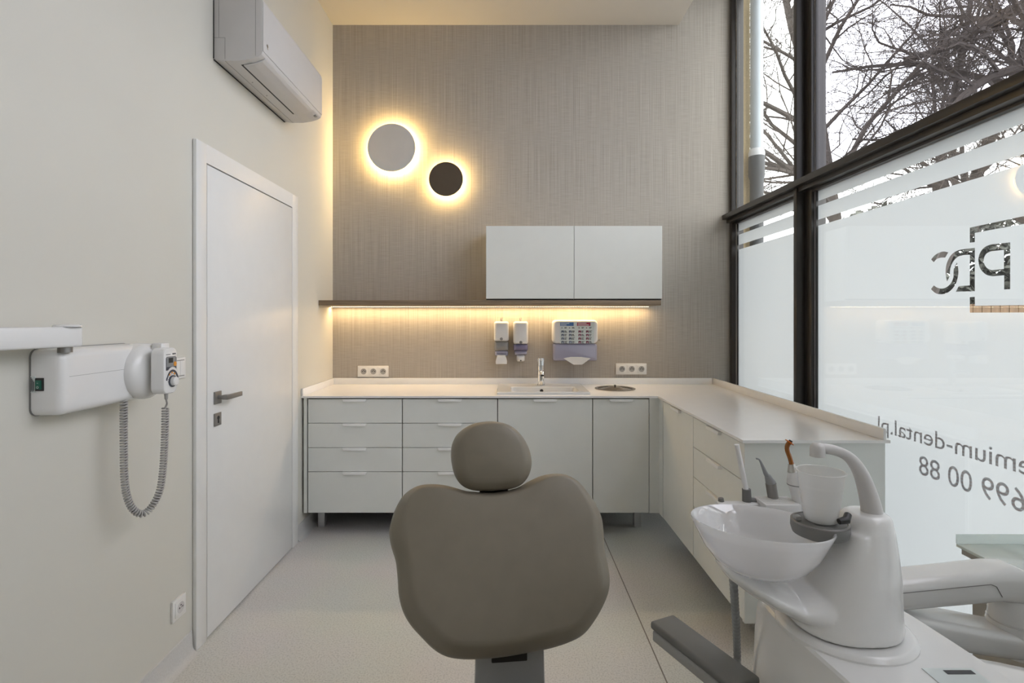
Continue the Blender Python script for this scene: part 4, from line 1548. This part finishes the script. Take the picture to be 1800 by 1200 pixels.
# cup tray
ccen = at(1443, 917, 0.942)
tray_z = ccen.z
b = MB()
b.lathe([(0.0, -0.026), (0.030, -0.026), (0.044, -0.020), (0.047, -0.010), (0.0465, 0.0), (0.043, 0.0015), (0.0, 0.0)], (ccen.x - 0.002, ccen.y, tray_z), n=48)
b.box(ccen.x, ccen.x + 0.05, ccen.y - 0.012, ccen.y + 0.035, tray_z - 0.022, tray_z - 0.001, 0.004)
tr = b.build('cup_tray', M_GREYPL, un)
MB().lathe([(0.046, 0.0), (0.0465, 0.002), (0.043, 0.003), (0.0425, 0.0012)], (ccen.x - 0.002, ccen.y, tray_z), n=48).build('tray_rim', M_PEWTER, tr)
b = MB()
b.box(ccen.x - 0.043, ccen.x - 0.033, ccen.y + 0.002, ccen.y + 0.014, tray_z + 0.001, tray_z + 0.009, 0.001)
b.build('cup_sensor', M_GREYLT, tr)
b = MB()
q = at(1483, 916, 0.918)
b.tube([q + Vector((-0.012, -0.006, 0.002)), q + Vector((0.002, -0.004, 0.004)), q + Vector((0.010, 0.004, 0.010))], [0.005, 0.007, 0.006], 16)
b.build('tray_joint', M_BLACKM, tr)
# cup filler spout
Yp = TC.y
pts = [at(1534, 915, Yp), at(1531, 890, Yp), at(1524, 862, Yp), at(1513, 832, Yp), at(1499, 810, Yp), at(1484, 798, Yp), at(1466, 791, Yp), at(1450, 788, Yp), at(1440, 788, Yp)]
sm = catmull(pts, 36, closed=False)
rr = [0.0185 - 0.0095 * min(1, (k / 35) * 1.35) for k in range(36)]
b = MB()
b.tube(sm, rr, 22)
q = at(1437, 789, Yp)
b.lathe([(0.0, 0.011), (0.008, 0.010), (0.0115, 0.006), (0.0125, 0.0), (0.0125, -0.013), (0.009, -0.013), (0.0085, -0.010), (0.0, -0.010)], (q.x, q.y, q.z), n=24)
b.build('cup_filler', M_GREYLT if False else M_AC, un, angle=50)
# drain hose
pts = [at(1288, 1005, 0.985), at(1291, 1050, 1.02), at(1294, 1100, 1.07), at(1296, 1160, 1.12), at(1297, 1260, 1.16), Vector((0.50, 1.16, 0.30)), Vector((0.56, 1.10, 0.20)), Vector((0.58, 1.07, 0.19))]
hp = catmull(pts, 260, closed=False)
b = MB()
b.tube(hp, [0.0078 if k % 4 < 2 else 0.0066 for k in range(260)], 12)
b.build('drain_hose', M_HOSE, un, angle=20)
# panel step and sticker on the body
b = MB()
b.loft([[(p.x, p.y, z) for p in catmull([(*q, 0) for q in pl], 40)] for (z, pl) in (
    (0.68, [(0.72, 0.90), (0.95, 0.83), (1.02, 0.60), (0.72, 0.52)]), (0.757, [(0.715, 0.91), (0.95, 0.845), (1.03, 0.60), (0.71, 0.51)]), (0.776, [(0.72, 0.90), (0.94, 0.832), (1.01, 0.61), (0.72, 0.525)]), (0.779, [(0.73, 0.885), (0.92, 0.815), (0.98, 0.62), (0.73, 0.54)]))])
b.build('side_module', M_GLOSS, un, angle=50)
MB().box(0.655, 0.735, 0.795, 0.838, ZU + 0.0003, ZU + 0.0011).build('sticker', M_LABEL, un)
MB().box(0.684, 0.728, 0.823, 0.832, ZU + 0.0012, ZU + 0.0017).build('sticker_bar', M_INK, un)
# instrument holder behind the bowl
Yi = 1.12
h0, h1 = at(1328, 874, Yi), at(1392, 874, Yi)
b = MB()
b.box(h0.x, h1.x - 0.004, 1.075, 1.13, h0.z - 0.022, h0.z, 0.003)
hold = b.build('instrument_holder', M_PLASTIC, un)
b = MB()
for k in range(7):
    b.box(h0.x + 0.004, h1.x - 0.008, 1.081 + k * 0.0065, 1.0825 + k * 0.0065, h0.z, h0.z + 0.0005)
b.build('holder_grooves', M_AC, hold)
b = MB()
b.tube([(h0.x + 0.045, 1.10, h0.z - 0.02), (h0.x + 0.055, 1.07, h0.z - 0.06), (0.585, 1.02, 0.93), (0.60, 0.99, 0.90)], 0.014, 14)
b.build('holder_arm', M_GLOSS, un)
# delivery arm
Yd = 1.13
b = MB()


def arm_loft(sections, hy_, Y):
    rings = []
    for (px, top, bot) in sections:
        q0, q1 = at(px, top, Y), at(px, bot, Y)
        zc, hz = (q0.z + q1.z) / 2, (q0.z - q1.z) / 2
        rings.append([(q0.x, Y + p[0], zc + p[1]) for p in rrect(0, 0, hy_, max(hz, 0.004), min(hz * 0.6, hy_ * 0.6), 5)])
    return rings


b.loft(arm_loft([(1545, 1011, 1063), (1578, 1008, 1060), (1660, 999, 1053), (1740, 990, 1046), (1768, 989, 1050), (1790, 996, 1058), (1806, 1010, 1060), (1813, 1024, 1052)], 0.040, Yd))
b.build('upper_arm', M_GLOSS, un, angle=40)
b = MB()
for (p, q) in (((1560, 1045), (1742, 1027)), ((1742, 1027), (1752, 1031)), ((1752, 1031), (1762, 1049))):
    b.cyl(at(*p, Yd - 0.0405), at(*q, Yd - 0.0405), 0.0007, 6)
b.build('arm_seam', M_LINE, un)
jc = at(1787, 1090, Yd)
b = MB()
b.lathe([(0.0, 0.062), (0.030, 0.060), (0.042, 0.050), (0.046, 0.030), (0.048, 0.004), (0.046, 0.003), (0.046, 0.0005), (0.050, 0.0), (0.052, -0.045), (0.046, -0.066), (0.0, -0.068)], jc, n=40)
b.build('arm_joint', M_GLOSS, un, angle=40)
b = MB()
b.loft(arm_loft([(1530, 1062, 1092), (1580, 1066, 1104), (1640, 1076, 1122), (1700, 1088, 1134), (1750, 1098, 1140), (1790, 1104, 1144)], 0.046, Yd))
b.build('lower_arm', M_GLOSS, un, angle=40)

# cup on the tray
cup = thing('plastic_cup', 'translucent white disposable cup on the tray under the filler spout', 'cup', (ccen.x, ccen.y, tray_z + 0.0035))
prof = [(0.0, 0.004), (0.0235, 0.004), (0.0245, 0.0), (0.0258, 0.001)]
for k in range(22):
    z = 0.004 + k * 0.0042
    r = 0.0262 + 0.0118 * (z / 0.096) + (0.0006 if (k % 2 and 6 < k < 17) else 0)
    prof.append((r, z))
prof += [(0.0380, 0.0965), (0.0395, 0.0970), (0.0400, 0.0985), (0.0392, 0.0998), (0.0376, 0.0990), (0.0370, 0.0965)]
for k in range(21, -1, -3):
    z = 0.006 + k * 0.0042
    prof.append((0.0254 + 0.0118 * (z / 0.096), z))
prof += [(0.0, 0.0055)]
MB().lathe([(r, z * 0.885) for r, z in prof], cup.location, n=56).build('cup_body', M_CUP, cup, angle=30)

# hand instruments in the holder
s1 = thing('suction_tip', 'white straw-like suction tip in grey holder sleeve', 'suction tip', at(1316, 890, Yi), 'instruments behind the bowl')
b = MB()
b.tube([at(1312, 866, Yi), at(1304, 825, Yi), at(1295, 781, Yi)], [0.0056, 0.0054, 0.005], 14)
b.build('tip_tube', M_PLASTIC, s1)
b = MB()
b.tube([at(1314, 905, Yi), at(1313, 882, Yi), at(1312, 859, Yi)], [0.0085, 0.0095, 0.0088], 16)
b.tube([at(1312, 878, Yi), at(1324, 880, Yi), at(1332, 886, Yi)], [0.006, 0.007, 0.009], 12)
b.build('sleeve', M_GREYPL, s1)
s2 = thing('scaler_handpiece', 'slim scaler handpiece with curved tip, between suction tip and curing light', 'dental handpiece', at(1360, 880, Yi), 'instruments behind the bowl')
b = MB()
pts = catmull([at(1329, 805, Yi), at(1335, 808, Yi), at(1340, 818, Yi), at(1346, 832, Yi), at(1349, 836, Yi)], 14, closed=False)
b.tube(pts, [0.0012 + 0.0042 * (k / 13) for k in range(14)], 12)
b.tube([at(1349, 836, Yi), at(1355, 849, Yi)], [0.0062, 0.0105], 14)
b.build('tip', M_HOSE, s2)
MB().tube([at(1355, 849, Yi), at(1360, 880, Yi)], [0.0108, 0.0105], 16).build('grip', M_PEWTER, s2)
MB().tube([at(1329, 805, Yi), at(1331, 806.5, Yi)], [0.001, 0.0014], 8).build('point', M_BLACKM, s2)
s3 = thing('curing_light', 'white curing light with amber guide and orange shield', 'curing light', at(1404, 890, 1.09), 'instruments behind the bowl')
Yc = 1.10
b = MB()
b.tube([at(1413, 915, Yc), at(1407, 885, Yc), at(1400, 856, Yc), at(1398, 846, Yc), at(1396, 832, Yc), at(1394, 827, Yc)], [0.0125, 0.0132, 0.0138, 0.0165, 0.0125, 0.0112], 22)
b.build('handle', M_PLASTIC, s3, angle=50)
b = MB()
b.lathe([(0.0168, -0.001), (0.0172, 0.0), (0.0168, 0.001)], at(1399.2, 851, Yc), n=28)
b.build('grip_ring', M_LINE, s3)
MB().tube([at(1394, 827.5, Yc), at(1391, 815, Yc)], [0.0108, 0.0060], 18).build('collar', M_STEEL, s3)
b = MB()
b.tube(catmull([at(1393, 824, Yc), at(1389, 806, Yc), at(1384, 792, Yc), at(1384, 783, Yc), at(1389, 776, Yc)], 16, closed=False), 0.0046, 14)
b.build('light_guide', M_AMBER, s3)
b = MB()
b.lathe([(0.004, 0.0), (0.0095, 0.0006), (0.0095, 0.0018), (0.004, 0.0012)], (0, 0, 0), n=24)
sh = b.build('shield', M_SHIELD, s3)
sh.data.transform(Matrix.Translation(s3.location))
sh.data.transform(Matrix.Translation(at(1387, 778, Yc) - s3.location) @ Matrix.Rotation(math.radians(38), 4, 'Y'))
MB().cyl(at(1387, 779, Yc), at(1390.5, 774, Yc), 0.0036, 12).build('light_tip', M_HOLE, s3)
me = text_mesh('LED', 0.010, 0.0003)
q = at(1409, 880, Yc)
me.transform(Matrix.Translation(q + Vector((0.0035, -0.0148, 0.0))) @ Matrix.Rotation(math.radians(70), 4, 'Y') @ Matrix.Rotation(PI / 2, 4, 'X') @ Matrix.Translation((-0.008, -0.004, 0)))
link_mesh('lettering', me, M_INK, s3, smooth=False)
s4 = thing('saliva_ejector', 'small grey saliva ejector end just above the bowl rim', 'saliva ejector', at(1268, 890, Yi), 'instruments behind the bowl')
MB().tube([at(1270, 905, Yi), at(1268, 885, Yi), at(1267, 875, Yi)], [0.0065, 0.0068, 0.0055], 14).build('grip', M_GREYPL, s4)
b = MB()
b.box(0.44, h0.x + 0.01, 1.10, 1.125, h0.z - 0.022, h0.z - 0.008, 0.003)
b.build('holder_bracket', M_PLASTIC, un)

# ------------------------------------------------------------------ low side cabinet with glass top
sc_ = thing('side_cabinet', 'taupe low drawer cabinet with green-edged glass top by the window', 'cabinet', (1.40, 0.7, 0))
MB().box(1.235, 1.56, 0.03, 1.39, 0.06, 0.735).build('body', M_TAUPE, sc_)
MB().box(1.26, 1.54, 0.06, 1.37, 0.0005, 0.06).build('plinth', M_DARK, sc_)
MB().box(1.204, 1.57, 0.02, 1.405, 0.7355, 0.752, 0.001).build('cabinet_top', M_TAUPE, sc_)
MB().box(1.196, 1.58, 0.01, 1.412, 0.7522, 0.760, 0.001).build('glass_top', M_GLASSTOP, sc_)
MB().box(1.196, 1.58, 1.408, 1.414, 0.7602, 0.785, 0.001).build('glass_upstand', M_GLASSUP2, sc_)
zs = [0.722, 0.636, 0.548, 0.40, 0.25, 0.07]
for k in range(5):
    for (ya, yb) in ((0.712, 1.388), (0.032, 0.708)):
        MB().box(1.218, 1.2345, ya, yb, zs[k + 1] + 0.002, zs[k] - 0.002, 0.001).build('drawer', M_TAUPE, sc_)
